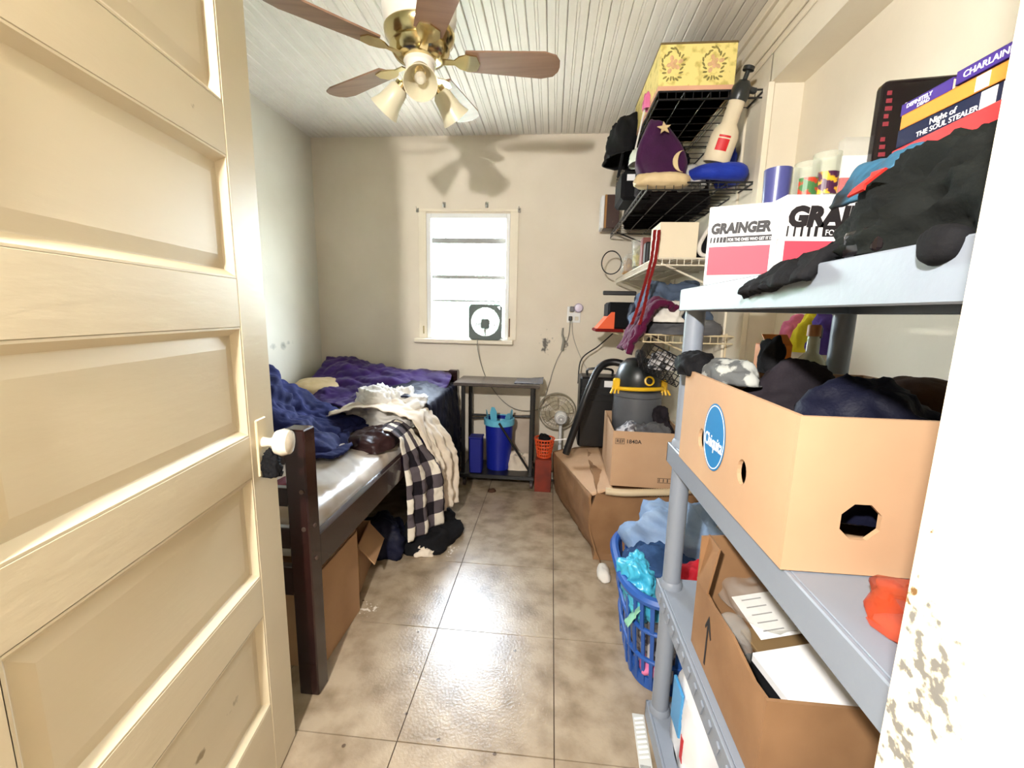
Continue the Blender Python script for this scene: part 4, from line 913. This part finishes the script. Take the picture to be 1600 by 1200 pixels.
tag(heap('laundry', C_STRIPE, (0.15, 0.165, 0.28), None, 111, 0.03, 12, 56, 0.15, 0.7), 'mixed white and dark laundry filling the blue basket', 'laundry', loc=(0.885, 0.43, 0.045))
tag(heap('jeans', C_DENIM, (0.14, 0.16, 0.12), None, 112, 0.03, 12, 50, 0.3), 'dark blue jeans folded on top of the laundry basket', 'jeans', loc=(0.84, 0.44, 0.30))
tag(heap('light_jeans', C_LDEN, (0.17, 0.11, 0.16), None, 113, 0.045, 9, 56, 0.3), 'pale denim jeans piled at the back of the laundry basket', 'jeans', loc=(0.90, 0.56, 0.36))
tag(heap('pink_sock', C_PINK, (0.03, 0.04, 0.04), None, 114, 0.01, 24, 28, 0.3), 'pink sock showing low through the basket ribs', 'sock', loc=(0.78, 0.30, 0.05))
tag(heap('red_shirt', C_RED, (0.06, 0.07, 0.10), None, 115, 0.02, 14, 40, 0.3), 'red shirt at the near side of the laundry basket', 'shirt', loc=(0.90, 0.27, 0.36))
M_CYAN = mat('cyan_bag', (84, 192, 220), 0.3, col2=(50, 160, 200), scale=7)
cy = thing('plastic_bag', 'bright cyan plastic shopping bag hanging over the basket rim', 'plastic bag', (0.735, 0.34, 0.24))
o = heap('film', M_CYAN, (0.05, 0.075, 0.12), cy, 116, 0.022, 30, 80, 0.25, 0.8, pi, None, False); o.location = (0.0, 0.0, 0.08); o.rotation_euler = (0.1, -0.2, 0.3)
surf('green_corner', lambda u, v: (-0.05+0.05*v, -0.10+0.055*u, 0.005+0.09*v-0.02*u), 14, 14, mat('green_film', (150, 214, 180), 0.3), cy, (0.008, 18, 3), 0.002)
tag(heap('white_shoe', C_WHITE, (0.03, 0.07, 0.035), None, 117, 0.005, 16, 28, 0.1), 'white shoe tip on the floor beside the crushed carton', 'shoe', loc=(0.70, 0.90, 0.001))

# ================================================================== GREY SHELF UNIT
su = thing('shelf_unit', 'grey four-tier plastic shelf unit along the right side', 'shelf unit', (0, 0, 0))
X0, X1, Y0, Y1 = 0.735, 1.155, -0.735, 0.145
for k, z in enumerate((0.08, 0.49, 0.90, 1.31)):
    t = MB().box((X0+0.008, Y0+0.008, z-0.012), (X1-0.008, Y1-0.008, z), 0.001)
    for lo, hi in (((X0, Y0, z-0.055), (X0+0.008, Y1, z)), ((X1-0.008, Y0, z-0.055), (X1, Y1, z)), ((X0, Y0, z-0.055), (X1, Y0+0.008, z)), ((X0, Y1-0.008, z-0.055), (X1, Y1, z))): t.box(lo, hi, 0.002)
    d_k = t.obj('deck', M_GREY, su)
    if k == 1:
        for i in range(20):
            y = Y1-0.05-i*0.042; MB().box((X0-0.004, y-0.013, z-0.044), (X0+0.001, y, z-0.012), 0.0015, rot=(0.35, 0, 0)).obj('lip_rib', M_GREY, d_k)
    zt = (0.49, 0.90, 1.31, 0)[k]-0.055
    if k < 3:
        for x in (X0+0.032, X1-0.032):
            for y in (Y0+0.032, Y1-0.035):
                l = MB().cyl((x, y, z), (x, y, zt), 0.024, n=24).obj('leg', M_GREY, su, True)
                MB().lathe([(0.030, 0), (0.030, 0.012), (0.025, 0.02)], 24, Matrix.Translation((x, y, z-0.001))).obj('collar', M_GREY, l, True)
    else: pass
for x in (X0+0.032, X1-0.032):
    for y in (Y0+0.032, Y1-0.035): MB().cyl((x, y, 0), (x, y, 0.026), 0.026, n=20).obj('foot', M_GREY, su, True)

# --- banana carton on the third tier
BW, BD, BH = 0.395, 0.475, 0.215
holes = {'left': [circle(0.13, 0.085, 0.017, 0.022, 18), circle(0.325, 0.085, 0.017, 0.022, 18)],
         'front': [circle(0.092, 0.075, 0.027, 0.027, 8, 0.4), circle(0.30, 0.075, 0.027, 0.027, 8, 0.4)]}
bc_ = carton('fruit_carton', 'tan fruit carton with blue oval logo full of dark clothes', 'box', (BW, BD, BH), (0.728+BW/2, -0.222, 0.902), 0.0, M_CARD2, 0.007, holes=holes)
MF = face((-BW/2-0.0008, BD/2-0.205, 0.108), (0, -1, 0), (0, 0, 1))
M_LOGO = mat('logo_blue', (20, 116, 176), 0.55, var=0.05)
MB().prism(circle(0, 0, 0.054, 0.066, 40), 0.0004, MF).obj('logo_oval', M_LOGO, bc_)
o = circle(0, 0, 0.0505, 0.0625, 40); i_ = circle(0, 0, 0.0485, 0.0605, 40)
MB().holes(o, [i_], 0.0005, MF @ Matrix.Translation((0, 0, 0.0003))).obj('logo_ring', M_PAPER, bc_)
text('Chiquita', 0.036, MF @ Matrix.Translation((0, -0.022, 0.0006)), M_PAPER, bc_, 'logo_lettering', bold=0.012, align='CENTER', xs=0.72)
for nm, m_, r, lc, sd, lab in (('dark_garment', C_CHAR, (0.125, 0.10, 0.19), (0.91, -0.11, 0.95), 121, 'charcoal sweatshirt heaped at the far end of the fruit carton'),
        ('dark_garment', C_DNAVY, (0.135, 0.11, 0.17), (0.92, -0.31, 0.95), 122, 'dark navy garment at the near end of the fruit carton'),
        ('dark_garment', C_BLK, (0.04, 0.055, 0.04), (0.755, 0.035, 1.105), 123, 'black sock roll over the far corner of the fruit carton')):
    tag(heap(nm, m_, r, None, sd, 0.03, 11, 56, 0.25), lab, 'clothing', loc=lc)
tag(heap('camo_shirt', C_CAMO, (0.045, 0.08, 0.04), None, 124, 0.02, 14, 44, 0.3), 'grey camouflage shirt on the aisle edge of the fruit carton', 'shirt', loc=(0.80, -0.06, 1.105))
tag(heap('glove', C_BLK, (0.018, 0.028, 0.075), None, 125, 0.012, 20, 36, 0.3), 'black glove sticking up from the fruit carton', 'glove', loc=(0.88, -0.06, 1.125))
tag(heap('baseball_cap', C_BROWN, (0.09, 0.07, 0.05), None, 126, 0.008, 12, 36, 0.1), 'brown cap behind the fruit carton by the wall', 'cap', loc=(1.10, -0.18, 1.085))
oc = thing('orange_carton', 'small open orange carton behind the dark clothes', 'carton', (0.962, 0.105, 0.902))
MB().box((-0.03, -0.03, 0), (0.03, 0.03, 0.275), 0.001).obj('body', mat('orange_card', (238, 140, 40), 0.55), oc)
MB().box((-0.03, -0.03, 0.275), (0.03, -0.028, 0.315), rot=(-0.9, 0, 0), piv=(0, -0.03, 0.275)).obj('flap', mat('orange_card', (238, 140, 40), 0.55), oc)
def bottle(lab, loc, s, capm):
    t = thing('glass_bottle', lab, 'bottle', loc, group='clear glass bottles on the shelf unit')
    MB().lathe([(0.036*s, 0), (0.038*s, 0.01), (0.038*s, 0.21*s), (0.03*s, 0.245*s), (0.013*s, 0.265*s), (0.012*s, 0.31*s)], 28).obj('body', glassy('thick_bottle_glass', (206, 208, 186), 0.5, 0.08), t, True)
    MB().lathe([(0.015*s, 0.305*s), (0.015*s, 0.33*s), (0.013*s, 0.333*s)], 20, Matrix()).obj('cap', capm, t, True)
    MB().prism([(-0.013*s, 0), (0.013*s, 0), (0, 0.026*s)], 0.0006, face((0, -0.0385*s, 0.15*s), (1, 0, 0), (0, 0, 1))).obj('mark', M_INK, t)
bottle('clear glass bottle with wooden cap behind the dark clothes', (1.034, 0.07, 0.902), 0.98, mat('wood_cap', (176, 120, 70), 0.5))
bottle('clear glass bottle with dark banded cap nearest the wall', (1.07, 0.125, 0.902), 0.96, mat('dark_cap', (60, 44, 40), 0.4))
for x, m_, lab in ((1.362, C_PINK, 'pink cloth flower hanging on the wall behind the bottles'), (1.355, C_YEL, 'yellow cloth flower hanging on the wall behind the bottles'), (1.36, cloth('violet', (90, 70, 150), (66, 48, 120)), 'purple cloth flower hanging on the wall behind the bottles')):
    k = 0 if m_ == C_PINK else 1 if m_ == C_YEL else 2
    tag(heap('cloth_flower', m_, (0.05, 0.03, 0.13), None, 130+k, 0.014, 16, 36, 0.3), lab, 'cloth flower', loc=(x, 0.76-0.09*k, 1.12))
pb_ = heap('plastic_wrap', glassy('red_wrap', (220, 90, 50), 0.55), (0.07, 0.07, 0.09), None, 134, 0.03, 16, 44, 0.3)
tag(pb_, 'clear wrap with red contents at the near end of the third tier', 'plastic wrap', loc=(0.87, -0.58, 0.902))

# --- carton of papers on the second tier
fl_ = {'left': [(0, 0), (0.3074, 0), (0.3074, 0.165), (0.27, 0.158), (0.18, 0.168), (0.09, 0.16), (0.0, 0.165)], 'back': [(0, 0), (0.33, 0), (0.33, 0.265), (0.28, 0.27), (0, 0.26)]}
pc_ = carton('paper_carton', 'worn brown carton with hand-drawn arrow holding papers', 'box', (0.33, 0.32, 0.165), (0.922, -0.26, 0.492), 0.0, M_CARDD, 0.006, heights=fl_)
MB().prism([(-0.003, -0.07), (0.003, -0.07), (0.004, 0.02), (0.018, 0.0), (0.020, 0.006), (0.002, 0.045), (-0.014, 0.012), (-0.011, 0.008), (-0.002, 0.022)], 0.0006, face((-0.165-0.0006, 0.075, 0.085), (0, -1, 0), (0, 0, 1))).obj('drawn_arrow', M_INK, pc_)
MB().box((-0.165, 0.1, 0.16), (-0.161, 0.16, 0.27), rot=(0, 0.15, 0), piv=(-0.165, 0.16, 0.165)).obj('flap', M_CARDD, pc_)
def slab(name, lab, size, loc, rot, m, cat, parts=()):
    t = thing(name, lab, cat, loc, rot=rot); w, d, h = size
    MB().box((-w/2, -d/2, 0), (w/2, d/2, h), min(0.002, h*0.3)).obj('body', m, t); return t
ps = slab('paper_stack', 'stack of white printed sheets in the brown carton', (0.16, 0.125, 0.02), (0.895, -0.318, 0.602), (0.1, -0.08, 0.22), M_PAPER, 'papers')
MB().box((-0.06, -0.08, 0.0202), (-0.03, -0.076, 0.0206)).box((-0.02, -0.08, 0.0202), (0.02, -0.076, 0.0206)).obj('faint_print', mat('faint_print', (170, 170, 176), 0.7), ps)
s1 = slab('recipe_sheet', 'printed sheet with faded lines in the brown carton', (0.15, 0.10, 0.002), (0.905, -0.165, 0.628), (0.25, -0.1, 0.2), M_PAPER, 'sheet')
ln = MB()
for i in range(5):
    for x in (-0.06, 0.01): ln.box((x, 0.036-i*0.018, 0.0022), (x+0.045, 0.0385-i*0.018, 0.0026))
ln.obj('printed_lines', mat('grey_print', (130, 130, 134), 0.7), s1)
s2 = slab('brown_packet', 'brown packet with thin lettering under the white sheets', (0.18, 0.10, 0.010), (0.915, -0.225, 0.600), (0.12, -0.1, 0.22), mat('brown_packet', (124, 100, 66), 0.6), 'packet')
text('I N F  E', 0.026, face((-0.075, -0.03, 0.0105), (1, 0, 0), (0, 1, 0)), M_PAPER, s2, bold=0.0, depth=0.0003)
tag(heap('clear_cup', M_CLEAR, (0.035, 0.035, 0.07), None, 141, 0.006, 14, 32, 0.1), 'clear plastic cup lying at the edge of the paper carton', 'cup', loc=(0.80, -0.20, 0.56))
tag(heap('clear_packet', M_CLEAR, (0.07, 0.09, 0.05), None, 142, 0.015, 16, 40, 0.2), 'clear plastic packaging in the paper carton', 'packaging', loc=(0.88, -0.12, 0.62))
tag(heap('dark_cloth', C_BLK, (0.13, 0.12, 0.06), None, 143, 0.02, 10, 40, 0.2), 'black cloth at the bottom of the paper carton', 'cloth', loc=(0.93, -0.27, 0.50))

# --- bottom tier and floor
wp = thing('tissue_pack', 'white and blue wrapped tissue pack on the bottom tier', 'tissue pack', (0.845, -0.02, 0.082))
heap('wrapper', mat('white_film', (236, 236, 238), 0.35, var=0.04), (0.065, 0.10, 0.24), wp, 151, 0.012, 12, 44, 0.05, 0.55)
MB().box((-0.07, -0.01, 0.06), (-0.062, 0.06, 0.19), 0.002).obj('blue_panel', mat('film_blue', (70, 150, 206), 0.35), wp)
MB().box((-0.07, -0.05, 0.03), (-0.0625, -0.03, 0.10), 0.001).obj('red_stripe', mat('label_red', (206, 20, 30), 0.5), wp)
vs = thing('vent_strip', 'white slotted plastic strip lying on the floor by the shelf leg', 'strip', (0.715, 0.075, 0.001), -0.06)
MB().box((-0.018, -0.09, 0), (0.018, 0.09, 0.003)).obj('backing', mat('clear_white', (205, 205, 200), 0.4), vs)
for k in range(9): MB().box((-0.014, 0.07-k*0.015, 0.003), (0.014, 0.077-k*0.015, 0.006), 0.001, rot=(0, 0, 0.25)).obj('slot', M_WHITE, vs)
for k in range(8): MB().box((-0.014+k*0.0036, -0.086, 0.003), (-0.0125+k*0.0036, -0.068, 0.0034)).obj('barcode_bar', M_INK, vs)

# --- top tier: printed white cartons, glasses, cases, books, clothes
def brand_carton(lab, loc, rz, size, ts, red):
    w, d, h = size; t = thing('printed_white_carton', lab, 'carton', loc, rz)
    MB().box((-w/2, 0, 0), (w/2, d, h), 0.0015).obj('body', M_WBOX, t)
    def F(x, z): return face((x, -0.0005, z), (1, 0, 0), (0, 0, 1))
    text('GRAINGER', ts, F(-w/2+0.006, h*0.66), M_INK, t, bold=0.065, xs=red[2], shear=0.12)
    text(red[3], ts*0.3, F(-w/2+0.006+red[0]*0.3, h*0.555), M_PAPER, t, 'slogan', bold=0.01, depth=0.0009, xs=red[4])
    MB().prism(rect(0, 0, red[0]*0.72, ts*0.42), 0.0006, F(-w/2+0.006+red[0]*0.28, h*0.545-ts*0.02)).obj('slogan_band', M_INK, t)
    for k in range(5): MB().prism([(0, 0), (0.003+0.0008*k, 0), (0.004+0.0008*k, ts*0.4), (0.001, ts*0.4)], 0.0006, F(-w/2+0.006+k*red[0]*0.054, h*0.545-ts*0.02)).obj('slogan_bar', M_INK, t)
    MB().prism(rect(0, 0, red[0], h*0.36), 0.0005, F(-w/2+0.005, h*0.13)).obj('red_panel', M_RED, t)
    return t
brand_carton('white carton with small lettering at the far corner of the top tier', (0.806, -0.022, 1.312), -0.38, (0.134, 0.055, 0.168), 0.029, (0.118, 0, 0.80, 'FOR THE ONES WHO GET IT DONE', 0.68))
brand_carton('white carton with larger lettering beside the black clothes', (1.005, -0.06, 1.312), 0.0, (0.265, 0.18, 0.178), 0.052, (0.25, 0, 0.98, 'FOR THE ONES WHO GET IT DONE', 0.9))
gl = [(0.893, 0.035, 0.028, 0.075, mat('indigo_enamel', (70, 74, 130), 0.3), 'small blue silvery cup on the white cartons'),
      (0.928, 0.06, 0.025, 0.08, M_GLASS, 'small plain glass second from the blue cup'),
      (0.962, 0.05, 0.026, 0.092, M_GLASS, 'glass tumbler with green print on the white carton'),
      (0.998, 0.045, 0.027, 0.11, M_GLASS, 'tall glass tumbler with dark and yellow print')]
for k, (x, y, r, h, m_, lab) in enumerate(gl):
    t = thing('drinking_glass', lab, 'glass', (x, y, 1.491), group='glasses on the white cartons')
    MB().lathe([(r*0.9, 0), (r, h), (r*0.92, h), (r*0.82, 0.006)], 24, capt=False).obj('body', m_, t, True)
    if k >= 2:
        b = MB(); rr = r*0.975
        for i in range(10):
            a0, a1 = radians(-150+i*10), radians(-140+i*10); b.quad((rr*cos(a0), rr*sin(a0), h*0.2), (rr*cos(a1), rr*sin(a1), h*0.2), (rr*cos(a1)*1.02, rr*sin(a1)*1.02, h*0.62), (rr*cos(a0)*1.02, rr*sin(a0)*1.02, h*0.62))
        b.obj('printed_band', mat('print_%d' % k, (60, 110, 60) if k == 2 else (70, 30, 60), 0.4, col2=(180, 60, 40) if k == 2 else (226, 170, 40), scale=50, thr=(0.45, 0.52)), t)
rw = thing('clear_case', 'clear plastic case with a red and white card', 'case', (1.035, 0.03, 1.491))
MB().box((-0.02, -0.012, 0), (0.05, 0.012, 0.135), 0.002).obj('shell', M_CLEAR, rw)
MB().box((-0.016, -0.006, 0.006), (0.045, 0.0, 0.055)).obj('red_card', mat('label_red', (206, 20, 30), 0.5), rw)
MB().box((-0.016, -0.006, 0.055), (0.045, 0.0, 0.10)).obj('white_card', M_PAPER, rw)
dv = thing('media_case', 'glossy black plastic case standing upright by the books', 'case', (1.10, -0.02, 1.491), -0.15)
MB().box((-0.06, -0.035, 0), (0.075, 0.0, 0.215), 0.01, seg=3).obj('shell', mat('gloss_black', (26, 20, 22), 0.15), dv)
text('CURSE OF THE BANE', 0.011, face((-0.022, -0.0355, 0.17), (0, 0, -1), (1, 0, 0)), M_PAPER, dv, depth=0.0003)
for k in range(11):
    if k != 5: MB().box((-0.054, -0.0358, 0.185-k*0.014), (-0.046+0.002*(k % 3), -0.0354, 0.193-k*0.014)).obj('worn_red_mark', mat('dull_red_ink', (130, 40, 50), 0.5), dv)
text('A', 0.03, face((0.022, -0.0355, 0.14), (1, 0, 0), (0, 0, 1)), mat('silver_ink', (180, 170, 150), 0.4), dv, depth=0.0003)
def book(lab, loc, size, rz, cov, title, tm, ts, x0=-0.07, tilt=0.0, stickers=()):
    """book lying flat, spine towards the aisle (-x), length along y"""
    t = thing('paperback_book', lab, 'book', loc, rot=(tilt, 0, rz), group='books on the top tier'); L_, w, h = size
    MB().box((0.0, -L_/2, 0), (w, L_/2, 0.0012)).box((0.0, -L_/2, h-0.0012), (w, L_/2, h)).box((0, -L_/2, 0), (0.0015, L_/2, h)).obj('cover', cov, t)
    MB().box((0.0015, -L_/2+0.002, 0.0012), (w-0.002, L_/2-0.002, h-0.0012)).obj('pages', mat('page_block', (222, 204, 170), 0.8), t)
    for dy, wd in stickers: MB().box((-0.0009, L_/2-dy-wd, 0.0015), (-0.0002, L_/2-dy, h-0.0015)).obj('sticker', M_PAPER, t)
    for s_, sz, dy, dz_ in title: text(s_, sz, face((-0.0004, L_/2-dy, dz_), (0, -1, 0), (0, 0, 1)), tm, t, 'spine_lettering', depth=0.0003, bold=0.01)
    return t
M_OR = mat('cover_orange', (230, 150, 60), 0.4, var=0.08); M_NV = mat('cover_navy', (26, 32, 64), 0.35); M_VI = mat('cover_violet', (72, 48, 140), 0.4, var=0.1)
rx = MB().box((0.955, -0.43, 1.40), (1.10, -0.21, 1.518), 0.002).obj('red_white_box', mat('red_card', (210, 36, 44), 0.45, col2=(222, 60, 60)))
MB().box((0.9535, -0.245, 1.405), (0.9555, -0.212, 1.505)).obj('white_end', M_PAPER, rx)
tag(rx, 'red box under the stack of books', 'box')
book('navy paperback at the bottom of the leaning stack', (0.965, -0.305, 1.520), (0.18, 0.11, 0.027), 0.08, M_NV, [('Night of', 0.012, 0.055, 0.0145), ('THE SOUL STEALER', 0.0105, 0.035, 0.004)], M_PAPER, 0, stickers=((0.128, 0.02), (0.155, 0.014)))
book('orange paperback in the middle of the leaning stack', (0.965, -0.305, 1.548), (0.18, 0.11, 0.022), 0.06, M_OR, [], M_PAPER, 0, stickers=((0.118, 0.018),))
book('violet paperback on top at the far end of the stack', (0.965, -0.25, 1.571), (0.085, 0.10, 0.018), 0.06, M_VI, [('DEFINITELY', 0.0085, 0.01, 0.009), ('DEAD', 0.008, 0.03, 0.002)], M_PAPER, 0)
book('violet paperback on top at the near end of the stack', (0.965, -0.355, 1.571), (0.10, 0.10, 0.018), 0.06, M_VI, [('CHARLAINE', 0.012, 0.01, 0.005)], M_PAPER, 0)
hood = o = heap('hoodie', C_DGRN, (0.11, 0.155, 0.110), None, 161, 0.034, 15, 120, 0.10)
tag(o, 'black green hoodie heaped on the top tier over the edge', 'hoodie', loc=(0.87, -0.515, 1.312))
tag(surf('sleeve', lambda u, v: (0.722+0.05*u*u*(0.3+0.7*v), along(-0.25, -0.44, v), 1.278+0.012*v+0.05*u*(0.35+0.65*v)), 14, 30, C_BLK, None, (0.012, 26, 5), 0.016), 'black sleeve trailing over the front lip of the top tier', 'sleeve')
hp_ = thing('printed_shirt', 'teal and black printed shirt folded on the hoodie', 'shirt', (0.785, -0.39, 1.385))
surf('cloth', lambda u, v: (along(0.0, 0.045, v)+0.008*sin(pi*u), along(0.025, -0.06, u), 0.005+0.055*sin(pi*v*0.55)*(1-0.4*(u-0.4)**2)), 30, 26, mat('teal_print', (44, 92, 120), 0.6, col2=(20, 24, 26), scale=9, thr=(0.42, 0.5)), hp_, (0.014, 12, 7), 0.006)
hv = [v.co+Vector((0.87, -0.515, 1.312)) for v in hood.data.vertices]
sx_ = min(v.x for v in hv if abs(v.y+0.475) < 0.03 and abs(v.z-1.392) < 0.016)
MB().prism([(0, 0), (0.02, 0.009), (0.017, 0.014), (0.04, 0.012), (0.018, 0.0), (0.022, -0.007), (-0.003, -0.009)], 0.003, face((sx_-0.873, 0.052, 0.078), (0, -1, 0), (0.5, 0, 1))).obj('red_zigzag', mat('label_red2', (216, 50, 44), 0.5), hood)
tag(heap('black_pad', C_BLK, (0.014, 0.022, 0.016), None, 171, 0.004, 12, 32, 0.1, 0.8, pi, None, False), 'round black padded end poking past the top tier edge', 'pad', loc=(0.738, -0.612, 1.305))
tag(MB().box((0.752, -0.51, 1.313), (0.775, -0.45, 1.345), 0.006, seg=2).obj('black_gadget', mat('gloss_black', (26, 20, 22), 0.15)), 'small glossy black gadget on the top tier edge', 'gadget')
